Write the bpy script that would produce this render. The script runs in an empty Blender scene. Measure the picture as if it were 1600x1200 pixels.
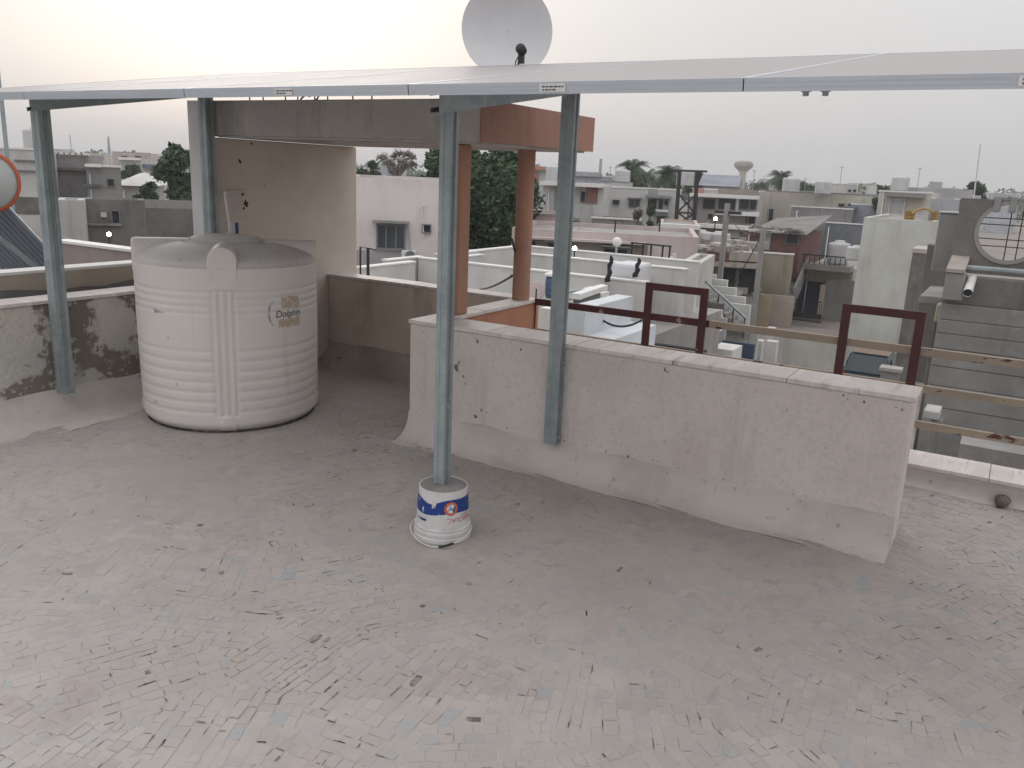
import bpy, math, random
import numpy as np
from mathutils import Vector, Matrix
rng = random.Random(11)
scene = bpy.context.scene
COL = scene.collection
G = -5.3            # street level; the roof floor is z = 0

# ------------------------------------------------------------------ camera
FPX = 1310.0        # focal length for a 1600 px wide frame
EYE = Vector((0, 0, 1.6))
_pi, _ro, _he = math.radians(14.2), math.radians(-2.42), math.radians(30.5)
_fw = Vector((math.cos(_he)*math.cos(_pi), math.sin(_he)*math.cos(_pi), -math.sin(_pi)))
_rt = Vector((math.sin(_he), -math.cos(_he), 0))
_dn = _fw.cross(_rt)
RT = _rt*math.cos(_ro) + _dn*math.sin(_ro)
DN = -_rt*math.sin(_ro) + _dn*math.cos(_ro)
FW = _fw
cam = bpy.data.cameras.new('camera')
cam.sensor_width = 36.0
cam.lens = 36.0*FPX/1600
cam.clip_start = 0.05
cam.clip_end = 3000
camo = bpy.data.objects.new('camera', cam)
camo.matrix_world = Matrix(((RT.x, -DN.x, -FW.x, EYE.x), (RT.y, -DN.y, -FW.y, EYE.y), (RT.z, -DN.z, -FW.z, EYE.z), (0, 0, 0, 1)))
COL.objects.link(camo)
scene.camera = camo

# ------------------------------------------------------------------ sky, sun, exposure
PHI = 0.0           # bearing of the house being laid out, turned about the eye's plumb line
def turn(v, a):
    c, s = math.cos(a), math.sin(a); return Vector((v[0]*c-v[1]*s, v[0]*s+v[1]*c, v[2]))
def rot(a):
    global PHI; PHI = a
def sight(x, y):
    d = (RT*(x-800) + DN*(y-600) + FW*FPX).normalized()
    return turn(d, -PHI) if PHI else d
SUN = sight(390, -70)
sun_el = math.asin(SUN.z)
world = bpy.data.worlds.new('World')
scene.world = world
world.use_nodes = True
wn, wl = world.node_tree.nodes, world.node_tree.links
wn.clear()
sky = wn.new('ShaderNodeTexSky')
sky.sky_type = 'NISHITA'
sky.sun_disc = False
sky.sun_elevation = sun_el
sky.sun_rotation = math.atan2(SUN.x, SUN.y)
sky.dust_density = 6.0
sky.air_density = 1.5
sky.ozone_density = 1.0
hs = wn.new('ShaderNodeHueSaturation'); hs.inputs['Saturation'].default_value = 0.58
veil = wn.new('ShaderNodeMix'); veil.data_type = 'RGBA'
veil.inputs[0].default_value = 0.91
bg = wn.new('ShaderNodeBackground'); bg.inputs[1].default_value = 0.115
wo = wn.new('ShaderNodeOutputWorld')
# an overcast veil grows brighter from the horizon to the zenith
tc = wn.new('ShaderNodeTexCoord'); sx = wn.new('ShaderNodeSeparateXYZ'); wl.new(tc.outputs['Generated'], sx.inputs[0])
up = wn.new('ShaderNodeMath'); up.operation = 'MAXIMUM'; up.inputs[1].default_value = 0; wl.new(sx.outputs[2], up.inputs[0])
mad = wn.new('ShaderNodeMath'); mad.operation = 'MULTIPLY_ADD'; mad.inputs[1].default_value = 1.55; mad.inputs[2].default_value = 1.0; wl.new(up.outputs[0], mad.inputs[0])
vs_ = wn.new('ShaderNodeVectorMath'); vs_.operation = 'SCALE'; vs_.inputs[0].default_value = (5.3, 5.27, 5.32)
wl.new(mad.outputs[0], vs_.inputs['Scale']); wl.new(vs_.outputs[0], veil.inputs[7])
wl.new(sky.outputs[0], hs.inputs['Color'])
wl.new(hs.outputs[0], veil.inputs[6])
wl.new(veil.outputs[2], bg.inputs[0])
wl.new(bg.outputs[0], wo.inputs[0])
sl = bpy.data.lights.new('sun', 'SUN'); sl.energy = 0.6; sl.angle = math.radians(25); sl.color = (1, .95, .88)
so = bpy.data.objects.new('sun', sl); so.rotation_euler = (-SUN).to_track_quat('-Z', 'Y').to_euler(); so.location = (0, 0, 30)
COL.objects.link(so)
scene.view_settings.view_transform = 'Standard'
scene.view_settings.look = 'None'
scene.view_settings.gamma = 1
scene.view_settings.exposure = 0.0
scene.render.engine = 'CYCLES'
scene.cycles.max_bounces = 4
scene.cycles.diffuse_bounces = 2
scene.cycles.glossy_bounces = 2
scene.cycles.transmission_bounces = 2
scene.cycles.volume_bounces = 0
scene.cycles.caustics_reflective = False
scene.cycles.caustics_refractive = False

# ------------------------------------------------------------------ pixel helpers (lay-out of the real place)
def onz(x, y, z):
    d = sight(x, y); return EYE + d*((z-EYE.z)/d.z)
def onu(x, y, u):
    d = sight(x, y); return EYE + d*(u/d.x)
def onv(x, y, v):
    d = sight(x, y); return EYE + d*(v/d.y)
HF = Vector((math.cos(_he), math.sin(_he), 0))
def ptD(x, y, D):
    d = sight(x, y); return EYE + d*(D/d.dot(turn(HF, -PHI)))
def proj(p):
    q = Vector(p)-EYE; w = q.dot(FW)
    return (800+FPX*q.dot(RT)/w, 600+FPX*q.dot(DN)/w) if w > .01 else (-9e9, -9e9)

# ------------------------------------------------------------------ materials
def mat_base(name, rough=.85, metal=0.0, spec=.3):
    m = bpy.data.materials.new(name); m.use_nodes = True
    b = m.node_tree.nodes['Principled BSDF']
    b.inputs['Roughness'].default_value = rough
    b.inputs['Metallic'].default_value = metal
    b.inputs['Specular IOR Level'].default_value = spec
    return m, m.node_tree.nodes, m.node_tree.links, b
def surf(name, base, layers=(), rough=.85, metal=0.0, bump=None, spec=.3, island=None, objrand=None):
    """base colour with noise layers (colour, scale or (x,y,z), lo, hi, amount); bump = (scale, strength, distance)"""
    m, n, l, b = mat_base(name, rough, metal, spec)
    geo = n.new('ShaderNodeNewGeometry')
    rgb = n.new('ShaderNodeRGB'); rgb.outputs[0].default_value = (*base, 1)
    cur = rgb.outputs[0]
    if island or objrand:
        cr = n.new('ShaderNodeValToRGB'); cr.color_ramp.interpolation = 'LINEAR'
        cols = island or objrand
        els = cr.color_ramp.elements
        while len(els) < len(cols): els.new(.5)
        for i, (p, c) in enumerate(cols):
            els[i].position = p; els[i].color = (*c, 1)
        if island: l.new(geo.outputs['Random Per Island'], cr.inputs[0])
        else:
            oi = n.new('ShaderNodeObjectInfo'); l.new(oi.outputs['Random'], cr.inputs[0])
        cur = cr.outputs[0]
    for i, (c, sc, lo, hi, amt) in enumerate(layers):
        tex = n.new('ShaderNodeTexNoise'); tex.inputs['Detail'].default_value = 4.5; tex.inputs['Roughness'].default_value = .62
        mp = n.new('ShaderNodeMapping')
        if isinstance(sc, (int, float)): sc = (sc, sc, sc)
        mp.inputs['Scale'].default_value = sc
        mp.inputs['Location'].default_value = (i*7.3+len(name)*1.7, i*3.1, i*5.7)
        tex.inputs['Scale'].default_value = 1
        l.new(geo.outputs['Position'], mp.inputs[0]); l.new(mp.outputs[0], tex.inputs['Vector'])
        mr = n.new('ShaderNodeMapRange'); mr.inputs[1].default_value = lo; mr.inputs[2].default_value = hi; mr.inputs[4].default_value = amt
        l.new(tex.outputs[0], mr.inputs[0])
        mx = n.new('ShaderNodeMix'); mx.data_type = 'RGBA'
        l.new(mr.outputs[0], mx.inputs[0]); l.new(cur, mx.inputs[6]); mx.inputs[7].default_value = (*c, 1)
        cur = mx.outputs[2]
    l.new(cur, b.inputs['Base Color'])
    if bump:
        tex = n.new('ShaderNodeTexNoise'); tex.inputs['Scale'].default_value = bump[0]; tex.inputs['Detail'].default_value = 3
        l.new(geo.outputs['Position'], tex.inputs['Vector'])
        bp = n.new('ShaderNodeBump'); bp.inputs['Strength'].default_value = bump[1]; bp.inputs['Distance'].default_value = bump[2]
        l.new(tex.outputs[0], bp.inputs['Height']); l.new(bp.outputs[0], b.inputs['Normal'])
    return m
def glow(name, col, st):
    m, n, l, b = mat_base(name)
    b.inputs['Emission Color'].default_value = (*col, 1); b.inputs['Emission Strength'].default_value = st
    return m

# ------------------------------------------------------------------ mesh builder
def link(o, label=None, cat=None, group=None, kind=None):
    COL.objects.link(o)
    if label: o['label'] = label
    if cat: o['category'] = cat
    if group: o['group'] = group
    if kind: o['kind'] = kind
    return o
def thing(name, label, cat, loc, group=None):
    o = bpy.data.objects.new(name, None); o.empty_display_size = .1
    o.location = turn(loc, PHI) if PHI else loc
    return link(o, label, cat, group)
class MB:
    def __init__(s): s.v = []; s.f = []; s.sm = []
    def add(s, vs, fs, smooth=False):
        k = len(s.v); s.v += [tuple(p) for p in vs]
        for f in fs: s.f.append(tuple(i+k for i in f)); s.sm.append(smooth)
        return s
    def box(s, x0, x1, y0, y1, z0, z1):
        x0, x1 = min(x0, x1), max(x0, x1); y0, y1 = min(y0, y1), max(y0, y1); z0, z1 = min(z0, z1), max(z0, z1)
        return s.add([(x0, y0, z0), (x1, y0, z0), (x1, y1, z0), (x0, y1, z0), (x0, y0, z1), (x1, y0, z1), (x1, y1, z1), (x0, y1, z1)],
                     [(0, 3, 2, 1), (4, 5, 6, 7), (0, 1, 5, 4), (1, 2, 6, 5), (2, 3, 7, 6), (3, 0, 4, 7)])
    def prism(s, pts, vec, smooth=False):
        n = len(pts); vec = Vector(vec); a = [Vector(p) for p in pts]
        vs = a + [p+vec for p in a]
        fs = [tuple(range(n-1, -1, -1)), tuple(range(n, 2*n))] + [(i, (i+1) % n, (i+1) % n+n, i+n) for i in range(n)]
        return s.add(vs, fs, smooth)
    def bar(s, a, b, w, h=None, up=(0, 0, 1)):
        a, b = Vector(a), Vector(b); d = (b-a).normalized(); h = h or w
        side = d.cross(Vector(up))
        if side.length < 1e-3: side = d.cross(Vector((1, 0, 0)))
        side.normalize(); u2 = side.cross(d)
        q = [side*w/2+u2*h/2, -side*w/2+u2*h/2, -side*w/2-u2*h/2, side*w/2-u2*h/2]
        return s.prism([a+k for k in q], b-a)
    def tube(s, path, r, n=8, caps=True):
        P = [Vector(p) for p in path]; m = len(P); vs = []
        rr = r if isinstance(r, (list, tuple)) else [r]*m
        ref = None
        for i in range(m):
            t = (P[min(i+1, m-1)]-P[max(i-1, 0)]).normalized()
            if ref is None:
                ref = t.cross(Vector((0, 0, 1)))
                if ref.length < 1e-2: ref = t.cross(Vector((1, 0, 0)))
            ref = (ref - t*ref.dot(t)).normalized(); bi = t.cross(ref)
            for k in range(n):
                a = 2*math.pi*k/n; vs.append(P[i]+(ref*math.cos(a)+bi*math.sin(a))*rr[i])
        fs = [(i*n+k, i*n+(k+1) % n, (i+1)*n+(k+1) % n, (i+1)*n+k) for i in range(m-1) for k in range(n)]
        s.add(vs, fs, True)
        if caps: s.add(vs[:n], [tuple(range(n-1, -1, -1))]); s.add(vs[-n:], [tuple(range(n))])
        return s
    def lathe(s, c, prof, n=40, axis=(0, 0, 1), smooth=True):
        c = Vector(c); ax = Vector(axis).normalized()
        e1 = ax.cross(Vector((0, 0, 1)))
        if e1.length < 1e-3: e1 = Vector((1, 0, 0))
        e1.normalize(); e2 = ax.cross(e1)
        vs = []
        for (r, h) in prof:
            for k in range(n):
                a = 2*math.pi*k/n; vs.append(c+ax*h+(e1*math.cos(a)+e2*math.sin(a))*max(r, 1e-5))
        fs = [(i*n+k, i*n+(k+1) % n, (i+1)*n+(k+1) % n, (i+1)*n+k) for i in range(len(prof)-1) for k in range(n)]
        return s.add(vs, fs, smooth)
    def ball(s, c, r, n=12, sz=1.0):
        prof = [(r*math.sin(math.pi*i/n), -r*sz*math.cos(math.pi*i/n)) for i in range(n+1)]
        return s.lathe(c, prof, n*2)
    def build(s, name, mat, parent=None, bevel=0, **kw):
        me = bpy.data.meshes.new(name)
        off = Vector((0, 0, 0)); p = parent
        while p is not None:
            off += Vector(p.location); p = p.parent
        A = np.array(s.v, dtype=np.float64)
        if PHI:
            c_, s_ = math.cos(PHI), math.sin(PHI); X, Y = A[:, 0].copy(), A[:, 1].copy()
            A[:, 0] = X*c_-Y*s_; A[:, 1] = X*s_+Y*c_
        A -= np.array(off)
        me.from_pydata([tuple(r) for r in A.tolist()], [], s.f)
        me.polygons.foreach_set('use_smooth', s.sm)
        me.materials.append(mat); me.update()
        o = bpy.data.objects.new(name, me)
        if bevel:
            md = o.modifiers.new('bevel', 'BEVEL'); md.width = bevel; md.segments = 2; md.limit_method = 'ANGLE'
        o.parent = parent
        return link(o, **kw)
def text_geo(body, size):
    cu = bpy.data.curves.new('lettering', 'FONT'); cu.body = body; cu.size = size; cu.align_x = 'CENTER'; cu.align_y = 'CENTER'; cu.resolution_u = 3
    o = bpy.data.objects.new('lettering', cu); COL.objects.link(o)
    dg = bpy.context.evaluated_depsgraph_get(); dg.update()
    me = bpy.data.meshes.new_from_object(o.evaluated_get(dg))
    vs = [tuple(v.co) for v in me.vertices]; fs = [tuple(p.vertices) for p in me.polygons]
    bpy.data.objects.remove(o); bpy.data.curves.remove(cu); bpy.data.meshes.remove(me)
    return vs, fs

# ------------------------------------------------------------------ shared materials
WW = (.455, .412, .386)
wash = [((.37, .328, .303), 1.1, .42, .68, .75), ((.31, .262, .23), 3.0, .56, .76, .6), ((.25, .21, .18), (2.4, 11, 1), .62, .78, .4), ((.505, .465, .44), 2.2, .55, .7, .5), ((.385, .335, .315), 5.5, .5, .68, .35), ((.36, .36, .36), 8, .54, .7, .45)]
m_floor = surf('whitewashed roof floor', WW, wash+[((.25, .215, .19), 38, .6, .7, .55), ((.42, .39, .37), 9, .4, .6, .5)], bump=(48, .4, .005))
chipcols = [(0, (.415, .373, .347)), (.45, (.46, .417, .39)), (.8, (.45, .407, .383)), (.88, (.41, .40, .39)), (.96, (.365, .38, .392)), (1, (.475, .432, .40))]
chiplay = wash+[((.27, .235, .21), 60, .63, .74, .5)]
m_chip = surf('mosaic chips', WW, chiplay, rough=.8, island=chipcols, bump=(90, .25, .003))
m_chip1 = surf('mosaic chip', WW, chiplay, rough=.8, objrand=chipcols, bump=(90, .25, .003))
m_dirt = surf('dirt in the joints', (.15, .13, .112), [((.33, .295, .27), 22, .44, .56, .85)], rough=.95)
m_cove = surf('whitewashed coving', (.60, .55, .52), [((.465, .415, .385), 2.4, .45, .68, .8), ((.2, .175, .155), 22, .63, .74, .7)], bump=(45, .3, .004))
m_wallf = surf('sanded grey white plaster', (.72, .655, .625), [((.635, .57, .54), 2.0, .4, .62, .8), ((.60, .50, .465), 1.7, .6, .78, .45), ((.47, .43, .405), (5, 5, .7), .56, .74, .5), ((.30, .27, .255), 110, .62, .70, .6), ((.13, .12, .115), 9.5, .71, .73, .9), ((.46, .43, .43), 38, .5, .75, .5)], rough=.95, bump=(130, .55, .006))
m_peel = surf('peeling limewashed plaster', (.60, .56, .50), [((.46, .46, .44), 1.8, .45, .6, .8), ((.19, .155, .13), 2.2, .515, .55, .9), ((.52, .49, .44), 24, .56, .62, .8), ((.11, .09, .08), 45, .62, .7, .6)], rough=.95, bump=(36, .6, .012))
m_backw = surf('damp brown stained plaster', (.80, .70, .61), [((.68, .58, .49), 1.3, .4, .62, .9), ((.26, .225, .2), (2.4, 2.4, .8), .55, .72, .65), ((.42, .34, .22), 1.6, .58, .72, .4), ((.1, .085, .07), 30, .67, .75, .7)], rough=.95, bump=(60, .4, .005))
m_beige = surf('stained beige plaster', (.76, .665, .58), [((.63, .54, .46), 1.5, .42, .66, .9), ((.62, .565, .53), .9, .5, .7, .7), ((.28, .22, .17), 16, .66, .74, .6), ((.16, .12, .09), 5, .76, .79, .8)], rough=.95, bump=(80, .35, .004))
m_lit_end = surf('white painted plaster', (.66, .65, .66), [((.52, .50, .49), 2.2, .45, .7, .7), ((.36, .33, .31), (9, 9, .7), .62, .8, .5)], bump=(60, .3, .004))
m_grey = surf('weathered grey concrete', (.50, .475, .455), [((.58, .55, .52), 1.6, .42, .62, .8), ((.30, .285, .27), (3.5, 3.5, 1.2), .52, .68, .75), ((.35, .33, .31), 26, .62, .75, .5), ((.09, .09, .09), 70, .62, .7, .5)], rough=.95, bump=(50, .5, .006))
m_orange = surf('weathered orange paint', (.52, .245, .15), [((.42, .225, .165), 1.8, .4, .65, .8), ((.24, .12, .09), (6, 6, .8), .56, .76, .6), ((.5, .26, .17), 11, .6, .74, .5)], bump=(60, .3, .004))
m_orange2 = surf('faded brick coloured paint', (.42, .225, .175), [((.34, .20, .165), 1.6, .4, .65, .8), ((.21, .13, .11), (5, 5, .8), .52, .74, .7), ((.39, .25, .21), 14, .58, .74, .5)], bump=(60, .35, .004))
m_marble = surf('pinkish marble coping', (.68, .62, .59), [((.78, .75, .73), (2, 9, 2), .45, .62, .9), ((.44, .35, .31), (3, 22, 3), .55, .7, .7), ((.3, .25, .22), 40, .64, .74, .5)], rough=.5, bump=(30, .12, .003))
m_marble2 = surf('streaked marble coping', (.68, .62, .59), [((.78, .75, .73), (14, 3, 3), .45, .62, .9), ((.44, .35, .31), (20, 2, 3), .55, .7, .7), ((.3, .25, .22), 40, .64, .74, .5)], rough=.5, bump=(30, .12, .003))
m_galv = surf('galvanised steel', (.36, .41, .43), [((.27, .315, .335), 6, .42, .62, .8), ((.45, .49, .51), 20, .55, .7, .6), ((.2, .22, .23), (40, 40, 3), .62, .76, .5)], rough=.5, metal=.5, spec=.4)
m_alu = surf('anodised aluminium', (.62, .665, .73), [((.54, .59, .66), (2, 2, 30), .4, .6, .6)], rough=.38, metal=.65)
m_tank = surf('white polythene', (.73, .69, .665), [((.66, .625, .60), 1.2, .4, .65, .8), ((.60, .51, .50), 2.0, .6, .75, .5), ((.44, .41, .39), 14, .68, .78, .5), ((.5, .48, .46), (14, 14, .8), .6, .75, .45)], rough=.42, spec=.4, bump=(6, .08, .01))
m_black = surf('black plastic', (.03, .032, .034), rough=.5)
m_rust = surf('rusted iron', (.12, .07, .05), [((.06, .045, .04), 30, .4, .6, .8)], rough=.9)
m_maroon = surf('maroon enamel over cream', (.115, .042, .045), [((.075, .035, .038), 3, .4, .65, .7), ((.42, .345, .27), 7, .66, .675, .9)], rough=.55)
m_flake = surf('cream primer with maroon flakes', (.40, .33, .26), [((.33, .27, .215), 4, .4, .65, .7), ((.105, .04, .043), (5, 5, 14), .59, .605, .95), ((.16, .1, .08), 30, .68, .75, .7)], rough=.7)
m_pvc = surf('white pvc pipe', (.68, .67, .66), [((.5, .48, .45), 9, .5, .75, .5)], rough=.45)
m_blue = surf('blue plastic', (.03, .075, .32), rough=.4)
m_cement = surf('set cement', (.27, .26, .255), [((.2, .19, .185), 18, .4, .65, .8)], rough=.95, bump=(70, .6, .006))
m_dark = surf('dark interior', (.025, .025, .028), rough=.9)
m_glass, _n, _l, _b = mat_base('window glass', .08, 0, .6); _b.inputs['Base Color'].default_value = (.055, .07, .085, 1)

# ================================================================== OUR ROOF
fl = MB().box(-3.2, 5.22, -4.2, 5.35, G, 0).build('roof_floor', m_floor, kind='structure')

# broken-tile mosaic: patches of short rows, each patch turned its own way
def make_chips():
    seeds = []
    for i in range(-2, 18):
        for j in range(-8, 18):
            if -.4 < i*.36 < 5.1 and -2.6 < j*.36 < 5.0:
                seeds.append((i*.36+rng.uniform(-.14, .14), j*.36+rng.uniform(-.14, .14)))
    S = np.array(seeds)
    base = [math.sin(x*1.3+y*.7)*.7+math.cos(y*1.1-x*.4)*.6 for x, y in seeds]
    chips = []
    for k, (sx, sy) in enumerate(seeds):
        th = base[k]+rng.gauss(0, .22)+(math.pi/2 if rng.random() < .3 else 0)
        c, s_ = math.cos(th), math.sin(th)
        yy = -.42
        while yy < .42:
            h = rng.uniform(.026, .052); xx = -.42-rng.random()*.05
            while xx < .42:
                w = rng.choice((rng.uniform(.025, .045), rng.uniform(.045, .07), rng.uniform(.055, .09)))
                lx, ly = xx+w/2, yy+h/2
                X, Y = sx+lx*c-ly*s_, sy+lx*s_+ly*c
                xx += w
                if not (-.2 < X < 4.98 and -2.4 < Y < 4.86): continue
                if 3.80 < X < 4.3 and .26 < Y < 3.06: continue
                if X > 3.9 and Y > 2.88 and X < 5.2 and Y < 3.06: continue
                d = ((S-np.array((X, Y)))**2).sum(1)
                if d[k] > d.min()+.006: continue
                chips.append((X, Y, w, h, th+rng.gauss(0, .06)))
            yy += h
    return chips
chips = make_chips()
def rough_zone(x, y):
    return .5+.5*math.sin(x*1.9+1.0+math.sin(y*1.3))*math.cos(y*1.5+.4*x)
vis = []
for i, (X, Y, w, h, th) in enumerate(chips):
    px, py = proj((X, Y, 0))
    if -20 < px < 1620 and 150 < py < 1215: vis.append((X*X+Y*Y, i))
vis.sort()
near_ids = set(); dirt = MB(); rest = MB()
cand = [i for _, i in vis]
def chip_geo(w, h):
    g = rng.choice((.0004, .0006, .0009, .0016))
    a, b = w/2-g, h/2-g
    j = lambda: rng.uniform(-.0032, .0032)
    P = [(-a+j(), -b+j()), (a+j(), -b+j()), (a+j(), b+j()), (-a+j(), b+j())]
    if rng.random() < .3:
        k = rng.randrange(4); q = P[k]; nx = P[(k+1) % 4]; pv = P[k-1]; t = rng.uniform(.25, .5)
        P[k:k+1] = [(q[0]+(pv[0]-q[0])*t, q[1]+(pv[1]-q[1])*t), (q[0]+(nx[0]-q[0])*t, q[1]+(nx[1]-q[1])*t)]
    return P
def chip_solid(P, top):
    n = len(P); tx, ty = rng.gauss(0, .009), rng.gauss(0, .009)
    vs = [(x, y, -.004) for x, y in P]+[(x, y, top*.6+x*tx+y*ty) for x, y in P]+[(x*.95, y*.93, top+x*tx+y*ty) for x, y in P]
    fs = [tuple(range(2*n, 3*n))]
    for r in (0, n): fs += [(r+i, r+(i+1) % n, r+n+(i+1) % n, r+n+i) for i in range(n)]
    return vs, fs
proto = []
for k in range(16):
    vs, fs = chip_solid(chip_geo(.07, .05), .0034)
    me = bpy.data.meshes.new('tile_chip'); me.from_pydata(vs, [], fs); me.materials.append(m_chip1); me.update(); proto.append(me)
cnt = 0
missing = set(i for i in range(len(chips)) if rng.random() < .002+.012*(rough_zone(chips[i][0], chips[i][1]) > .7))
for i in cand:
    if i in missing: continue
    if cnt >= 300: break
    near_ids.add(i); cnt += 1
    X, Y, w, h, th = chips[i]
    o = bpy.data.objects.new('tile_chip', proto[rng.randrange(16)])
    o.location = (X, Y, rng.uniform(-.0030, -.0006)); o.rotation_euler = (0, 0, th); o.scale = (w/.07, h/.05, 1)
    o.parent = fl; COL.objects.link(o)
for i, (X, Y, w, h, th) in enumerate(chips):
    c, s_ = math.cos(th), math.sin(th)
    if i in missing:
        P = chip_geo(w, h); a = [(X+(x*.7)*c-(y*.45)*s_, Y+(x*.7)*s_+(y*.45)*c, .0022) for x, y in P]
        dirt.add(a, [tuple(range(len(a)))]); continue
    rz = rough_zone(X, Y)
    if rng.random() < .05+.28*max(0, rz-.3):          # grit caught along part of an edge
        for _ in range(rng.choice((1, 2, 2, 3))):
            sd = rng.choice((-1, 1)); l0 = rng.uniform(-.5, .1); l1 = l0+rng.uniform(.25, .7); wq = rng.choice((.0008, .0012, .0018, .003))
            if rng.random() < .6: Q = [(w*l0, sd*h/2-wq), (w*min(l1, .5), sd*h/2-wq*rng.uniform(.2, 1)), (w*min(l1, .5), sd*h/2+wq), (w*l0, sd*h/2+wq*rng.uniform(.2, 1))]
            else: Q = [(sd*w/2-wq, h*l0), (sd*w/2+wq, h*l0), (sd*w/2+wq*rng.uniform(.2, 1), h*min(l1, .5)), (sd*w/2-wq, h*min(l1, .5))]
            zq = max(.0012, .0030*rz+.0006)
            dirt.add([(X+x*c-y*s_, Y+x*s_+y*c, zq) for x, y in Q], [(0, 1, 2, 3)])
    if i in near_ids: continue
    vs, fs = chip_solid(chip_geo(w, h), .0030*rz-.0006+rng.gauss(0, .0007))
    rest.add([(X+x*c-y*s_, Y+x*s_+y*c, z) for x, y, z in vs], fs)
rest.build('tile_chips', m_chip, fl, kind='stuff')
dirt.build('joint_dirt', m_dirt, fl, kind='stuff')

def coving(wall_pts, nrm, w, h, seg=8):
    """concave skirting between floor and wall; wall_pts = two floor points on the wall plane, nrm points into the roof"""
    a, b = Vector(wall_pts[0]), Vector(wall_pts[1]); nv = Vector(nrm)
    prof = [(-.004, h+.004), (.0015, h)]+[(w-w*math.cos(t), h-h*math.sin(t)) for t in [math.pi/2*k/seg for k in range(1, seg)]]+[(w*1.02, .0022), (w*1.15, .0006), (w*1.16, -.004), (-.004, -.004)]
    m = MB(); n = 24
    L_ = (b-a).length
    def at(f, k):
        d, z = prof[k]; x = f*L_
        wob = 1+.05*math.sin(x*3.1+w*40)+.04*math.sin(x*7.7+1)+.02*math.sin(x*17)
        if 1 < k < len(prof)-2: d *= wob; z += .004*math.sin(x*9+k)
        if k == 1: z += .006*math.sin(x*6.3)+.004*math.sin(x*15)
        return a.lerp(b, f)+nv*(d if k > 1 else d+.0)+Vector((0, 0, max(z, -.004)))
    n = 60; K = len(prof)-2
    m.add([at(i/n, k) for i in range(n+1) for k in range(K)], [(i*K+k, (i+1)*K+k, (i+1)*K+k+1, i*K+k+1) for i in range(n) for k in range(K-1)], True)
    for p in (a, b): m.add([p+nv*d+Vector((0, 0, z)) for d, z in prof], [tuple(range(len(prof)))])
    return m
def coping_tiles(parent, x0, x1, y0, y1, z, n, mt, axis='y', th=.022):
    L = (y1-y0) if axis == 'y' else (x1-x0); st = L/n
    for k in range(n):
        a, b = k*st+.0015, (k+1)*st-.0015; dz = rng.uniform(-.0015, .0015); e = rng.uniform(-.003, .003)
        if axis == 'y': MB().box(x0+e, x1+e, y0+a, y0+b, z+dz, z+th+dz).build('coping_tile', mt, parent, bevel=.003)
        else: MB().box(x0+a, x0+b, y0+e, y1+e, z+dz, z+th+dz).build('coping_tile', mt, parent, bevel=.003)

# left parapet
t = thing('parapet_wall', 'left parapet wall with peeling limewash behind the white water tank', 'wall', (1, 5.1, 0))
MB().box(-3.2, 4.05, 5.06, 5.24, -.3, .70).build('wall', m_peel, t, bevel=.012)
coving([(-3.2, 5.06, 0), (4.05, 5.06, 0)], (0, -1, 0), .34, .15).build('coving', m_cove, t)
coping_tiles(t, -3.2, 4.05, 5.045, 5.255, .70, 12, m_marble2, 'x')
# back parapet, seen between the tank and the stair pillar
t = thing('parapet_wall', 'brown damp stained parapet wall at the back behind the stair opening', 'wall', (5.3, 4, 0))
MB().box(5.18, 5.33, 2.92, 4.86, -.3, .70).build('wall', m_backw, t, bevel=.01)
coving([(5.18, 3.06, 0), (5.18, 4.86, 0)], (-1, 0, 0), .26, .16).build('coving', surf('grimy coving', (.52, .46, .41), [((.36, .31, .27), 2.5, .42, .65, .9), ((.1, .085, .075), 18, .62, .72, .7)], bump=(45, .3, .004)), t)
coping_tiles(t, 5.165, 5.345, 3.08, 4.86, .70, 4, m_marble)
# long front wall
t = thing('parapet_wall', 'long free-standing sanded grey-white wall in the middle of the roof with pinkish coping', 'wall', (4.04, 1.6, 0))
MB().box(3.93, 4.16, .285, 3.04, -.05, .70).build('wall', m_wallf, t, bevel=.012)
coving([(3.93, .285, 0), (3.93, 3.04, 0)], (-1, 0, 0), .15, .16).build('coving', m_cove, t)
coving([(4.16, .285, 0), (4.16, 2.9, 0)], (1, 0, 0), .15, .16).build('coving', m_cove, t)
coping_tiles(t, 3.922, 4.175, .275, 3.05, .70, 5, m_marble)
def chip_spot(x, y, rr, seed):
    p = onu(x, y, 3.9285); r3 = random.Random(seed); n = 16
    pts = [(3.9285, p.y+rr*r3.uniform(.35, 1.1)*math.cos(6.283*k/n)*.7, p.z+rr*r3.uniform(.35, 1.1)*math.sin(6.283*k/n)) for k in range(n)]
    MB().add(pts+[(3.9285, p.y, p.z)], [(k, (k+1) % n, n) for k in range(n)]).build('chipped_spot', m_pit, t)
m_pit = surf('bared dark plaster', (.17, .155, .15), [((.34, .31, .3), 60, .5, .6, .7)], rough=.95)
for q, (x, y, rr) in enumerate(((713, 574, .028), (717, 566, .012), (724, 588, .012), (727, 600, .008), (746, 534, .014), (743, 529, .008), (814, 546, .011), (660, 518, .007), (752, 641, .013), (760, 645, .007), (1039, 578, .013), (1043, 581, .007), (1318, 618, .008), (1350, 628, .01), (1325, 624, .006), (1410, 640, .009), (1400, 636, .006), (716, 540, .006), (1000, 560, .004), (912, 600, .005), (1040, 690, .006), (1075, 705, .008), (880, 655, .005), (1180, 612, .005), (1230, 640, .005), (1290, 700, .006))): chip_spot(x, y, rr, 50+q)
for q, (x, y, rr) in enumerate(((882, 692, .008), (916, 700, .006), (947, 708, .007), (981, 716, .013), (1020, 722, .006), (1028, 724, .006), (1060, 734, .006), (655, 641, .007), (706, 655, .006), (792, 672, .008), (1130, 752, .006), (1240, 776, .007), (1381, 808, .009))): chip_spot(x, y-3, rr, 90+q)
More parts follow.
